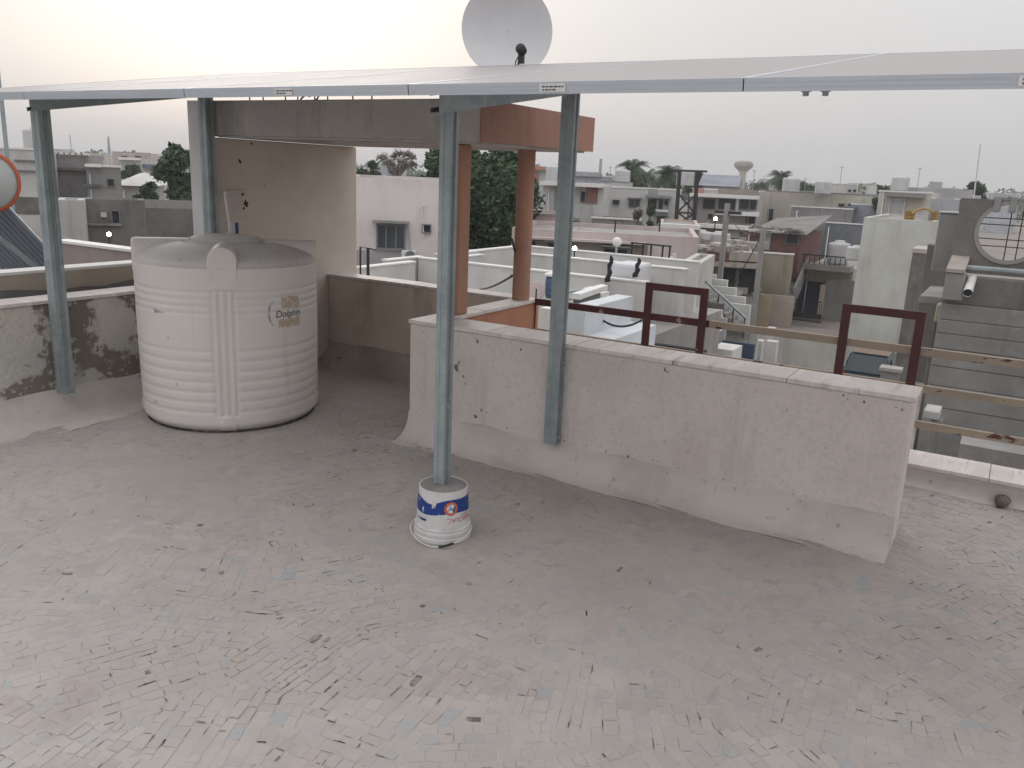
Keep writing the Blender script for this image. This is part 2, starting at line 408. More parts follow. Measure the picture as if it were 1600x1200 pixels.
# orange return wall
t = thing('parapet_wall', 'short orange painted wall carrying the two stair pillars', 'wall', (4.7, 2.97, 0))
MB().box(4.165, 5.27, 2.905, 3.045, -.3, .70).build('wall', m_orange, t, bevel=.008)
coping_tiles(t, 4.178, 5.28, 2.895, 3.055, .70, 3, m_marble2, 'x')
# low kerb by the railing
t = thing('roof_kerb', 'low roof-edge kerb with marble coping under the cream rails', 'kerb', (5.1, -1, 0))
MB().box(4.96, 5.22, -4.2, 2.9, -.01, .10).build('wall', m_cove, t, bevel=.008)
coping_tiles(t, 4.945, 5.235, -4.2, 2.9, .10, 12, m_marble)
coving([(4.96, -4.2, 0), (4.96, 2.9, 0)], (-1, 0, 0), .07, .07).build('coving', m_cove, t)

# ------------------------------------------------------------------ stair head: wall, canopy slab, pillars
t = thing('stair_canopy', 'concrete stair canopy with orange side on a beige stained wall and orange pillars', 'canopy', (4.8, 3.8, 0))
MB().box(4.065, 5.54, 4.86, 5.09, -.3, 1.745).build('wall', m_beige, t, bevel=.01)
MB().box(4.055, 4.0645, 4.862, 5.092, -.05, 1.985).build('wall_end', m_lit_end, t)  # end face of the beige wall; the brighter light on it is painted in
MB().box(4.0652, 5.52, 2.675, 5.088, 1.758, 1.985).build('slab', m_grey, t, bevel=.008)
MB().box(4.073, 5.515, 2.669, 2.6745, 1.757, 1.984).build('fascia', m_orange2, t)
MB().box(4.11, 5.48, 2.72, 4.855, 1.747, 1.7575).build('soffit', surf('painted soffit', (.62, .58, .55), [((.44, .30, .24), 3, .5, .66, .7)], bump=(40, .3, .003)), t)
def column(x, y, r):
    m = MB().lathe((x, y, 0), [(r*1.0, .722), (r, .74), (r*.985, 1.2), (r*.97, 1.7465)], 28)
    return m
m_pil = surf('faded terracotta paint', (.45, .245, .175), [((.36, .205, .155), 2.2, .4, .65, .8), ((.52, .33, .26), 9, .55, .72, .6), ((.2, .12, .1), 20, .68, .76, .6)], bump=(60, .3, .004))
column(5.12, 2.975, .062).build('pillar', m_pil, t)
MB().box(4.245, 4.36, 2.915, 3.035, .722, 1.7465).build('pillar', m_pil, t, bevel=.01)
for v in (4.62, 4.52, 4.30, 4.2, 4.02, 3.92, 3.72, 3.55):
    x = 4.2+rng.uniform(-.02, .02)
    MB().tube([(x, v, 1.98), (x+rng.uniform(-.01, .01), v+rng.uniform(-.01, .01), 2.075+rng.uniform(-.01, .02))], .0045, 6).build('starter_bar', m_rust, t)
w = MB(); w.tube([(4.22, 4.1+.09*math.sin(a), 2.0+.02*math.cos(a*1.3)+.012*math.sin(a*3)) for a in [i*.5 for i in range(20)]], .004, 5)
w.build('tie_wire', m_rust, t)

# ------------------------------------------------------------------ solar panels on their steel frame
TILT = math.radians(9.0); UF = 2.37; ZF = 1.835; PW = 1.1385; PL = 2.278; FH = .036
E1 = Vector((math.cos(TILT), 0, math.sin(TILT))); E3 = Vector((-math.sin(TILT), 0, math.cos(TILT))); E2 = Vector((0, 1, 0))
PO = Vector((UF, 0, ZF))
def pp(a, v, h): return PO+E1*a+E2*v+E3*h
def pbox(m, a0, a1, v0, v1, h0, h1):
    m.prism([pp(a0, v0, h0), pp(a1, v0, h0), pp(a1, v1, h0), pp(a0, v1, h0)], E3*(h1-h0)); return m
m_cells, _n, _l, _b = mat_base('solar glass', .1, 0, .5); _b.inputs['Base Color'].default_value = (.045, .05, .075, 1)
_b.inputs['Specular IOR Level'].default_value = .3
def _dust(nodes, links, bs):
    g = nodes.new('ShaderNodeNewGeometry'); tx = nodes.new('ShaderNodeTexNoise'); tx.inputs['Scale'].default_value = 3
    links.new(g.outputs['Position'], tx.inputs['Vector'])
    mr = nodes.new('ShaderNodeMapRange'); mr.inputs[3].default_value = .4; mr.inputs[4].default_value = .6
    links.new(tx.outputs[0], mr.inputs[0]); links.new(mr.outputs[0], bs.inputs['Roughness'])
    mx = nodes.new('ShaderNodeMix'); mx.data_type = 'RGBA'; mx.inputs[6].default_value = (.3, .285, .29, 1); mx.inputs[7].default_value = (.42, .38, .37, 1)
    links.new(tx.outputs[0], mx.inputs[0]); links.new(mx.outputs[2], bs.inputs['Base Color'])
_dust(_n, _l, _b)
m_back = surf('white backsheet', (.72, .72, .72), rough=.6)
m_stick = surf('paper sticker', (.72, .71, .70), [((.5, .5, .5), 60, .5, .7, .4)], rough=.7)
m_ink = surf('grey print', (.12, .12, .13), rough=.8)
order = ['rightmost solar panel, its frame running out of the picture', 'second solar panel from the right, above the long wall, with a white frame sticker',
         'solar panel above the bucket post and right post, white sticker on its frame', 'solar panel in front of the grey canopy slab', 'solar panel above the back-left post behind the tank', 'leftmost solar panel over the left parapet post']
for k in range(6):
    v0 = -1.5675+k*PW+.002; v1 = v0+PW-.004
    base = pp(0, v0, 0)
    p = thing('solar_module', order[k], 'solar panel', base, 'solar panels in one tilted row')
    fr = MB()
    pbox(fr, 0, .011, v0, v1, 0, FH); pbox(fr, PL-.011, PL, v0, v1, 0, FH); pbox(fr, .011, PL-.011, v0, v0+.011, 0, FH); pbox(fr, .011, PL-.011, v1-.011, v1, 0, FH)
    pbox(fr, .011, .03, v0+.011, v1-.011, 0, .002); pbox(fr, -.0012, -.0001, v0, v1, .011, .0125); pbox(fr, -.0012, -.0001, v0, v1, .024, .0255)
    fr.build('frame', m_alu, p)
    pbox(MB(), .011, PL-.011, v0+.011, v1-.011, FH-.006, FH-.0015).build('glass', m_cells, p)
    pbox(MB(), .011, PL-.011, v0+.011, v1-.011, FH-.008, FH-.0065).build('backsheet', m_back, p)
    if k in (1, 2, 3, 5):
        c = {1: .02, 2: 1.295, 3: 2.43, 5: 4.6}[k]
        st = pbox(MB(), -.0024, -.0014, c-.045, c+.045, .006, .03).build('sticker', m_stick, p)
        ik = MB()
        for r in range(2):
            y = c+.036
            while y > c-.034:
                wd = rng.uniform(.006, .016); pbox(ik, -.0030, -.0025, y-wd, y, .019-r*.009, .0235-r*.009); y -= wd+.003
                if r and y < c: break
        ik.build('print', m_ink, st)
    if k == 1:
        for dv in (.50, .55): MB().lathe(pp(.03, dv, 0), [(0, -.014), (.008, -.014), (.008, -.004), (.013, -.004), (.013, 0)], 6, axis=-E3 if False else E3, smooth=False).build('bolt', m_galv, p)

t = thing('mounting_frame', 'galvanised steel posts and sloping beams holding up the solar panels', 'steel frame', (3.4, 3.4, 0))
def cpost(m, x, y, a, b, z0, z1, th=.004, lip=.45):
    """lipped channel upright: x,y near corner, a along x, b along y, open towards -y"""
    g = .007
    P = [(0, 0), (a*.3, 0), (a*.34, g), (a*.46, g), (a*.48, g*.4), (a*.52, g*.4), (a*.54, g), (a*.66, g), (a*.7, 0), (a, 0), (a, b*.36), (a-.003, b*.4), (a-.003, b*.6), (a, b*.64), (a, b), (0, b), (0, b*.64), (.003, b*.6), (.003, b*.4), (0, b*.36)]
    return m.prism([(x+p, y+q, z0) for p, q in P], (0, 0, z1-z0))
def bz(u): return ZF+(u-UF)*math.tan(TILT)-.002          # underside of the panel frames
BD = .088
posts = [(2.853, 2.012, .056, .054, .22), (3.872, 1.99, .056, .075, .165), (2.885, 4.905, .075, .075, .15), (3.965, 4.80, .07, .07, .13)]
for (x, y, a, b, z0) in posts:
    z1 = bz(x)-.012
    q = cpost(MB(), x, y, a, b, z0, z1).build('post', m_galv, t)
    for zz in ((.27, .62) if x > 3.8 or y > 4 else (.6,)):
        if zz > z0+.02 and not (x < 2.83):
            MB().lathe((x+a/2, y-.001, z0+.04 if zz < .5 else zz), [(.019, .004), (.019, -.001), (.010, -.001), (.010, -.012), (0, -.012)], 6, axis=(0, 1, 0), smooth=False).build('bolt', m_galv, q)
for (y, u0, u1) in ((1.985, 2.74, 4.62), (4.865, 2.83, 4.62)):
    # channel beam: web on the -y side, flanges pointing +y
    m = MB(); th = .005; wd = .05
    def pr(y0, y1, d0, d1):
        m.prism([(u0, y0, bz(u0)-d1), (u1, y0, bz(u1)-d1), (u1, y1, bz(u1)-d1), (u0, y1, bz(u0)-d1)], (0, 0, d1-d0))
    pr(y-.0005, y+th, 0, BD); pr(y+th, y+wd, 0, th); pr(y+th, y+wd, BD-th, BD)
    pr(y+wd-th, y+wd, th, .022); pr(y+wd-th, y+wd, BD-.022, BD-th)
    m.build('beam', m_galv, t)

# ------------------------------------------------------------------ bucket footing
BC = Vector((2.882, 2.03, 0))
bk = thing('paint_bucket', 'upturned white paint bucket with blue label filled with cement round the centre post', 'bucket', BC)
RB, RTp, HB = .123, .108, .238
def brad(z): return RB+(RTp-RB)*(z/HB)
prof = [(.117, .0), (.1285, .002), (.13, .006), (.13, .022), (.1255, .024), (.1255, .034), (.1285, .036), (.1285, .047), (.124, .049), (.124, .057), (.126, .059), (.126, .063), (brad(.065), .065), (brad(HB), HB), (brad(HB)-.004, HB), (brad(HB)-.006, HB-.01)]
m_bkt = surf('white bucket plastic', (.66, .65, .65), [((.5, .47, .44), 9, .5, .7, .7), ((.28, .24, .2), 30, .66, .76, .5)], rough=.4)
MB().lathe(BC, prof, 120, smooth=False).build('body', m_bkt, bk)
MB().lathe(BC, [(0, HB+.004), (.05, HB+.008), (.09, HB+.002), (brad(HB)-.0045, HB-.006)], 40).build('cement_fill', m_cement, bk)
def dirang(x, y, c, z):   # bearing on a round body of the surface point at image column x
    best = None
    for k in range(720):
        a = 2*math.pi*k/720; p = (c.x+brad(z)*math.cos(a), c.y+brad(z)*math.sin(a), z)
        n = Vector((math.cos(a), math.sin(a), 0))
        if n.dot(EYE-Vector(p)) < 0: continue
        e = abs(proj(p)[0]-x)
        if best is None or e < best[0]: best = (e, a)
    return best[1]
m_bl = surf('worn blue label', (.022, .055, .24), [((.70, .69, .68), (30, 30, 14), .58, .63, .95)], rough=.45)
m_or = surf('orange print', (.58, .15, .07), rough=.45); m_red = surf('pink red print', (.58, .10, .14), rough=.45)
def band(a0, a1, z0f, z1f, off=.0012, n=40):
    m = MB()
    for i in range(n):
        b0, b1 = a0+(a1-a0)*i/n, a0+(a1-a0)*(i+1)/n
        P = []
        for a, z in ((b0, z0f(i/n)), (b1, z0f((i+1)/n)), (b1, z1f((i+1)/n)), (b0, z1f(i/n))):
            r = brad(z)+off; P.append((BC.x+r*math.cos(a), BC.y+r*math.sin(a), z))
        m.add(P, [(0, 1, 2, 3)], True)
    return m
aL, aR = dirang(652, 0, BC, .18), dirang(727, 0, BC, .18)
if aR < aL: aR += 2*math.pi
lab = band(aL-.5, aR+.5, lambda t_: .136+.006*math.cos(t_*9), lambda t_: .204-.022*math.exp(-((t_-.42)/.12)**2)).build('label_band', m_bl, bk)
def wrap(vs, ang, zc, off, flip=False):
    out = []
    for x, y, *_ in vs:
        if flip: x, y = -x, -y
        z = zc+y; r = brad(z)+off; a = ang+x/r
        out.append((BC.x+r*math.cos(a), BC.y+r*math.sin(a), z))
    return out
aO = dirang(705, 0, BC, .18)
def disc(r0, r1, n=32):
    vs, fs = [], []
    for i in range(n):
        a = 2*math.pi*i/n; vs += [(r0*math.cos(a), r0*math.sin(a)), (r1*math.cos(a), r1*math.sin(a))]
    for i in range(n): j = (i+1) % n; fs.append((2*i, 2*i+1, 2*j+1, 2*j))
    return vs, fs
vs, fs = disc(.021, .031); MB().add(wrap(vs, aO, .164, .0022), fs, True).build('emblem_ring', m_or, lab)
vs, fs = disc(.0, .0205); MB().add(wrap(vs, aO, .164, .0018), fs, True).build('emblem_disc', surf('emblem blue and white', (.03, .06, .25), [((.72, .7, .68), 45, .44, .5, .95)]), lab)
vs, fs = text_geo('NEROLAC', .030); MB().add(wrap(vs, dirang(716, 0, BC, .12)+.12, .110, .0016, True), fs).build('lettering', m_red, lab)
vs, fs = text_geo('BEAUTY', .014); MB().add(wrap(vs, dirang(722, 0, BC, .14)+.15, .129, .0016, True), fs).build('lettering', m_ink, lab)
band(dirang(655, 0, BC, .12), dirang(666, 0, BC, .12), lambda t_: .098, lambda t_: .109, .0016, 6).build('small_label', m_bl, bk)
band(dirang(688, 0, BC, .05), dirang(712, 0, BC, .05), lambda t_: .058, lambda t_: .071, .005, 8).build('handle_tab', m_bkt, bk)
hd = []
for i in range(25):
    s_ = i/24; a = aL-.35+(aR-aL+.7)*s_; lift = .045*abs(math.cos(math.pi*s_))**1.5
    r = .132+.03*math.sin(math.pi*s_); hd.append((BC.x+r*math.cos(a), BC.y+r*math.sin(a), .006+lift))
hh = MB().tube(hd, .0028, 6).build('handle', m_pvc, bk)
MB().tube(hd[13:17], .0055, 8).build('grip', m_black, hh)

# ------------------------------------------------------------------ water tank
TC = Vector((3.655, 4.285, 0)); TR = .548; TH = .985
tk = thing('water_tank', 'large white ribbed plastic water tank with a peeling label', 'water tank', TC)
LUG0 = math.atan2(EYE.y-TC.y, EYE.x-TC.x)-.055
lugs = [LUG0+k*math.pi/2 for k in range(4)]
def adist(a, b): return abs((a-b+math.pi) % (2*math.pi)-math.pi)
ribs = [(.85-.042*k, .0036, .02) for k in range(4)]+[(.50-.062*k, .0040, .028) for k in range(7)]
def trad(a, z):
    r = TR*(.985+.015*min(1, z/.5))
    if z < .06: r -= .045*(1-z/.06)**2
    d = min(adist(a, l) for l in lugs)
    k = max(0, min(1, (d-.115)/.02))
    rr = 0
    for zc, amp, wd in ribs: rr -= amp*math.exp(-((z-zc)/(wd*.45))**2)
    r += rr*k
    if d < .13 and .10 < z < .865:
        r += -.006+.012*max(0, math.cos(d*math.pi/.036))**2*min(1, (.13-d)/.02)*min(1, (z-.10)/.02, (.865-z)/.02)
    if d < .085 and z < .115 and d < .085*math.sqrt(max(0, 1-(max(0, z-.04)/.07)**2)): r += .008
    return r
NA, NZ = 360, 190
vs = []
for j in range(NZ+1):
    z = TH*j/NZ
    for i in range(NA):
        a = 2*math.pi*i/NA; r = trad(a, z); vs.append((TC.x+r*math.cos(a), TC.y+r*math.sin(a), z+.004))
sh = [(1.0, TH), (.99, TH+.022), (.955, TH+.042), (.88, TH+.064), (.75, TH+.09), (.6, TH+.108), (.5, TH+.115)]
for f, z in sh:
    for i in range(NA):
        a = 2*math.pi*i/NA; r = TR*f; vs.append((TC.x+r*math.cos(a), TC.y+r*math.sin(a), z+.004))
fs = [(j*NA+i, j*NA+(i+1) % NA, (j+1)*NA+(i+1) % NA, (j+1)*NA+i) for j in range(NZ+len(sh)) for i in range(NA)]
nb = NZ*NA
MB().add(vs[:nb+NA], fs[:nb], True).build('body', m_tank, tk)
m_ttop = surf('dust greyed polythene', (.62, .59, .575), [((.53, .50, .49), 2.5, .4, .65, .8), ((.34, .31, .3), 14, .6, .75, .6)], rough=.6, bump=(30, .1, .003))
MB().add(vs[nb:], [tuple(i-nb for i in f) for f in fs[nb:]], True).build('shoulder', m_ttop, tk)
MB().lathe(TC, [(.522, .0055), (.52, .009), (.505, .012), (.45, .012)], 72).build('base_seal', surf('black grime', (.05, .045, .04), [((.2, .17, .15), 20, .5, .62, .8)], rough=.95), tk)
for a in lugs:
    c, s_ = math.cos(a), math.sin(a); m = MB(); hw = .083
    outl = [(-hw, TH-.07), (hw, TH-.07)]+[(hw*math.cos(q), TH+.045+.085*math.sin(q)) for q in [math.pi*k/14 for k in range(15)]]
    n = len(outl); vs = []
    for r, k in ((TR*.40, 1), (TR-.012, 1), (TR+.004, .93)):
        for x, z in outl:
            zz = TH+.03+(z-TH-.03)*k; rr = math.sqrt(max(r*r-(x*k)**2, .01))
            vs.append((TC.x+rr*c-x*k*s_, TC.y+rr*s_+x*k*c, zz+.004))
    fs = [tuple(range(2*n, 3*n)), tuple(range(n-1, -1, -1))]+[(b+i, b+(i+1) % n, b+n+(i+1) % n, b+n+i) for b in (0, n) for i in range(n)]
    m.add(vs, fs, False).build('lifting_lug', m_tank, tk)
zz = TH+.085
lid = MB().lathe(TC, [(.275, zz-.03), (.275, zz+.004), (.262, zz+.010), (.245, zz+.012), (.245, zz+.03), (.236, zz+.036), (.215, zz+.038), (.215, zz+.053), (.206, zz+.058), (.17, zz+.06), (.168, zz+.067), (.10, zz+.071), (0, zz+.073)], 144, smooth=False).build('lid', m_ttop, tk)
def tank_hit(x, y):
    d = sight(x, y); ox, oy = EYE.x-TC.x, EYE.y-TC.y
    A = d.x*d.x+d.y*d.y; B = ox*d.x+oy*d.y; Cc = ox*ox+oy*oy-(TR+.002)**2
    q = B*B-A*Cc
    tt = (-B-math.sqrt(q))/A; p = EYE+d*tt
    return math.atan2(p.y-TC.y, p.x-TC.x), p.z
def twrap(vs, ang, zc, off):
    return [(TC.x+(TR+off)*math.cos(ang+x/TR), TC.y+(TR+off)*math.sin(ang+x/TR), zc+y) for x, y, *_ in vs]
a1, z1 = tank_hit(447, 489)
m_glue = surf('yellowed glue residue', (.52, .415, .31), [((.64, .60, .58), 22, .5, .57, .9)], rough=.7)
def patch(m, x0, x1, y0, y1, rag=.006):
    n = 16; top = []; bot = []
    for i in range(n+1):
        x = x0+(x1-x0)*i/n; top.append((x, y1+rng.uniform(-rag, rag))); bot.append((x, y0+rng.uniform(-rag, rag)))
    return top, bot
def tpatch(x0, x1, y0, y1, off, rag):
    m = MB(); top, bot = patch(m, x0, x1, y0, y1, rag)
    for i in range(len(top)-1):
        m.add(twrap([bot[i], bot[i+1], top[i+1], top[i]], a1, z1, off), [(0, 1, 2, 3)], True)
    return m
stk = tpatch(-.03, .115, .025, .095, .0010, .008).build('label_residue', m_glue, tk)
tpatch(-.055, .115, -.085, -.035, .0010, .010).build('label_residue', m_glue, tk)
vs, fs = text_geo('Dolphin', .062)
sk = [(x*.98+.2*y+.025, y-.005) for x, y, *_ in vs]
MB().add(twrap(sk, a1, z1, .0022), fs).build('lettering', surf('black print', (.02, .02, .025), [((.5, .45, .4), 60, .56, .6, .7)]), tk)
arc = []
for i in range(13):
    q = math.radians(75+18*i); arc.append((-.075+.05*math.cos(q), .005+.078*math.sin(q)))
m = MB()
for i in range(12):
    wv = .004+.009*math.sin(math.pi*i/12); wv2 = .004+.009*math.sin(math.pi*(i+1)/12)
    (x0, y0), (x1, y1) = arc[i], arc[i+1]
    m.add(twrap([(x0, y0), (x1, y1), (x1+wv2, y1), (x0+wv, y0)], a1, z1, .0014), [(0, 1, 2, 3)], True)
m.build('logo_arc', surf('faded grey print', (.33, .34, .36), [((.64, .62, .61), 40, .5, .56, .9)]), tk)
a2, z2 = tank_hit(248, 487)
pts = [(-.04, .02), (-.032, -.012), (-.026, .015), (-.02, -.008), (-.014, .008), (-.008, -.006), (-.002, .006), (.004, -.004), (.012, .005), (.018, -.004), (.026, .004), (.04, -.001)]
sc_ = MB(); W_ = twrap(pts, a2, z2, .0035)
for q in range(len(W_)-1): sc_.bar(W_[q], W_[q+1], .0016)
sc_.build('scribble', surf('pencil grey', (.3, .3, .33)), tk)
for (x, y) in ((275, 600), (242, 628), (262, 528)):
    a3, z3 = tank_hit(x, y); MB().tube(twrap([(0, .008), (.004, -.008)], a3, z3, .001), .0016, 5).build('scuff_mark', m_ink, tk)
# filler pipe over the lid, fixed to the beige wall
t = thing('water_pipe', 'white plastic pipe with blue valve rising from the tank lid to the beige wall', 'pipe', (3.9, 4.5, 1.2))
pA = Vector((3.80, 4.50, 1.19)); pB = Vector((3.80, 4.50, 1.40)); pC = Vector((3.86, 4.865, 1.425))
pA = onv(362, 368, 4.5); pB = onv(352, 301, 4.5); pC = onv(381, 299, 4.858)
MB().tube([pA-Vector((0, 0, .06)), pA, pB-Vector((0, 0, .02)), pB, pB+(pC-pB)*.05, pC], .0105, 10).build('pipe', m_pvc, t)
MB().lathe(pA+Vector((0, 0, .02)), [(.018, 0), (.02, .01), (.02, .06), (.018, .07)], 14).build('valve', m_pvc, t)
MB().box(pA.x+.03, pA.x+.045, pA.y-.02, pA.y, pA.z+.01, pA.z+.085).build('valve_handle', m_blue, t, bevel=.004)
def blotch(x, y, r, seed, par):
    p = onv(x, y, 4.8585); r3 = random.Random(seed); n = 18; pts = []
    for k in range(n):
        a = 2*math.pi*k/n; q = r*r3.uniform(.45, 1.15); pts.append((p.x+q*math.cos(a)*.8, 4.8585, p.z+q*math.sin(a)))
    MB().add(pts+[(p.x, 4.8585, p.z)], [(k, (k+1) % n, n) for k in range(n)]).build('broken_plaster', m_rust, par)
for q in ((379, 303, .02, 1), (384, 318, .028, 2), (381, 326, .014, 5), (393, 224, .012, 3), (375, 252, .02, 4), (413, 290, .008, 6)): blotch(*q, t)

# ------------------------------------------------------------------ dish
dc = onu(791, 50, 4.92); dist = (dc-EYE).length; DRr = 64.5*dist/FPX
ds = thing('satellite_dish', 'white satellite dish standing on the canopy slab behind the panels', 'satellite dish', (dc.x+.12, dc.y+.05, 1.985))
aim = (EYE-dc).normalized()+Vector((0, -.15, .25)); aim.normalize()
m_dish = surf('chalky white dish', (.68, .68, .70), [((.62, .62, .64), 4, .4, .6, .6), ((.2, .19, .18), 22, .72, .78, .7)], rough=.6)
pr_ = [(DRr*k/14, .115*(k/14)**2) for k in range(15)]+[(DRr*1.012, .118), (DRr*1.012, .110)]+[(DRr*k/14, .115*(k/14)**2-.004) for k in range(14, -1, -1)]
MB().lathe(dc-aim*.06, pr_, 64, axis=aim).build('reflector', m_dish, ds)
lnb = dc+(onu(815, 78, 4.5)-dc)*1.0
foot = dc-aim*.06-Vector((0, 0, DRr*.97))
foot = onu(806, 112, 4.78)
MB().tube([foot, lnb-Vector((0, 0, .03))], .009, 8).build('feed_arm', surf('dull pink arm', (.4, .33, .32)), ds)
hd = (dc-lnb).normalized()
MB().lathe(lnb-hd*.03, [(0, 0), (.026, 0), (.026, .05), (.03, .055), (.03, .07), (0, .075)], 20, axis=hd).build('feed_horn', m_black, ds)
MB().box(lnb.x-.012, lnb.x+.012, lnb.y-.016, lnb.y+.016, lnb.z-.075, lnb.z-.015).build('clamp', m_black, ds)
MB().tube([lnb+Vector((0, .01, -.02)), lnb+Vector((.02, .05, -.06)), lnb+Vector((.06, .075, -.13)), lnb+Vector((.1, .07, -.2))], .0035, 6).build('cable', m_black, ds)
MB().tube([(dc.x+.12, dc.y+.05, 1.985), (dc.x+.12, dc.y+.05, dc.z)], .02, 12).build('mast', m_galv, ds)
MB().bar((dc.x+.12, dc.y+.05, dc.z), dc-aim*.075, .05, .05).build('bracket', m_galv, ds)

# ------------------------------------------------------------------ railing
rl = thing('railing', 'steel roof-edge railing with maroon and flaking cream rails behind the long wall', 'railing', (5.21, 1, 0))
RU = 5.2
def rail(z1, h, y0, y1, mt, nm='rail'): return MB().box(RU-.012, RU+.012, y0, y1, z1-h, z1).build(nm, mt, rl, bevel=.003)
rail(.732, .046, 1.62, 2.90, m_maroon); rail(.732, .046, -4.0, 1.618, m_flake)
rail(.517, .042, -4.0, 2.90, m_flake); rail(.307, .042, -4.0, 2.90, m_flake)
MB().tube([(RU, 2.895, .12), (RU, 2.895, .80)], .006, 6).build('stay', m_rust, rl)
for (ya, yb) in ((2.06, 1.635), (.83, .385)):
    z = .935
    for y in (ya, yb+.05): MB().box(RU-.034, RU-.014, y-.05, y, .122 if y > .6 else .478, z).build('frame_post', m_maroon, rl, bevel=.003)
    MB().box(RU-.034, RU-.014, yb+.05, ya-.05, z-.048, z-.0005).build('frame_bar', m_maroon, rl, bevel=.003)
for y in (-.9, -2.2, -3.6): MB().box(RU-.034, RU-.014, y-.05, y, .122, .735).build('frame_post', m_maroon, rl)

# small things lying on the roof
def stone(c, r, seed, flat=.7):
    rr = random.Random(seed); m = MB(); n = 10; vs = []
    ph = [rr.uniform(0, 6) for _ in range(6)]
    for i in range(n+1):
        th = math.pi*i/n
        for k in range(16):
            a = 2*math.pi*k/16
            R = r*(1+.12*math.sin(2*a+ph[0])+.09*math.sin(3*a+ph[1]+th)+.06*math.sin(5*th+ph[2]+a))
            vs.append((c[0]+R*math.sin(th)*math.cos(a)*1.25, c[1]+R*math.sin(th)*math.sin(a), c[2]+R*flat*math.cos(th)))
    fs = [(i*16+k, i*16+(k+1) % 16, (i+1)*16+(k+1) % 16, (i+1)*16+k) for i in range(n) for k in range(16)]
    return m.add(vs, fs, True)
p = onz(1566, 780, 0)
stone((4.90, p.y, .028), .042, 3).build('stone', surf('grey brown stone', (.2, .165, .15), [((.11, .09, .08), 40, .4, .6, .8)], bump=(60, .6, .01)), label='rounded grey stone on the roof floor by the low kerb', cat='stone')
def litter(name, label, x, y, r, n, mt):
    p = onz(x, y, 0); m = MB()
    for _ in range(n):
        a = rng.uniform(0, 6.28); d = r*rng.random()**.7; c = Vector((p.x+d*math.cos(a)*.6, p.y+d*math.sin(a), .006+rng.random()*.05*(1-d/r)))
        e = Vector((rng.gauss(0, 1), rng.gauss(0, 1), rng.gauss(0, .5))).normalized()*rng.uniform(.012, .03); g = e.cross(Vector((rng.random(), rng.random(), 1))).normalized()*.009
        m.add([c-e, c+g, c+e, c-g], [(0, 1, 2, 3)])
    return m.build(name, mt, label=label, cat='litter')
litter('leaf_heap', 'small heap of dry dark leaves in the corner below the brown parapet', 532, 568, .17, 260, surf('dry leaves', (.07, .055, .04), island=[(0, (.05, .04, .03)), (.6, (.09, .07, .05)), (1, (.16, .12, .08))]))

# ================================================================== BEYOND THE ROOF
gm = surf('dusty street ground', (.27, .24, .215), [((.2, .18, .165), .25, .42, .6, .8), ((.33, .30, .27), 1.5, .5, .7, .6)], rough=.95)
MB().add([(-60, -340, G), (430, -340, G), (430, 400, G), (-60, 400, G)], [(0, 1, 2, 3)]).build('ground', gm, kind='structure')
_pc = {}
def pl(r, g, b, dirty=.5):
    """painted wall of a town house"""
    k = (r, g, b, dirty)
    if k not in _pc:
        dk = (r*.55, g*.53, b*.52)
        _pc[k] = surf('house paint', (r, g, b), [((r*.8, g*.78, b*.77), .6, .4, .62, .9), (dk, (2.6, 2.6, .3), .52, .72, dirty), (dk, 3.5, .66, .76, dirty*.8)], rough=.9)
    return _pc[k]
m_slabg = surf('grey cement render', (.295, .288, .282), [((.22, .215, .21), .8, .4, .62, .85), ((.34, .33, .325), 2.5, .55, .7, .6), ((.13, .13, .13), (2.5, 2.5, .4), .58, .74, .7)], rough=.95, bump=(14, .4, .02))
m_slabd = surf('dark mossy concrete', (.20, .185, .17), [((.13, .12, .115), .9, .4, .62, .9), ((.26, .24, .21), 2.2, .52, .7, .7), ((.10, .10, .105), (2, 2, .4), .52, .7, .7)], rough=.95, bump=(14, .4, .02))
m_fr = surf('window frame paint', (.2, .2, .21)); m_frw = surf('white frame paint', (.6, .6, .6)); m_steel = surf('dark painted steel', (.035, .035, .04), rough=.6)
m_roofg = surf('terrace screed', (.36, .34, .325), [((.25, .235, .225), 1.2, .4, .65, .8)], rough=.95)
m_opening_shade = surf('dark opening', (.045, .045, .05), rough=.9)  # flat dark colour standing in for the shade inside openings

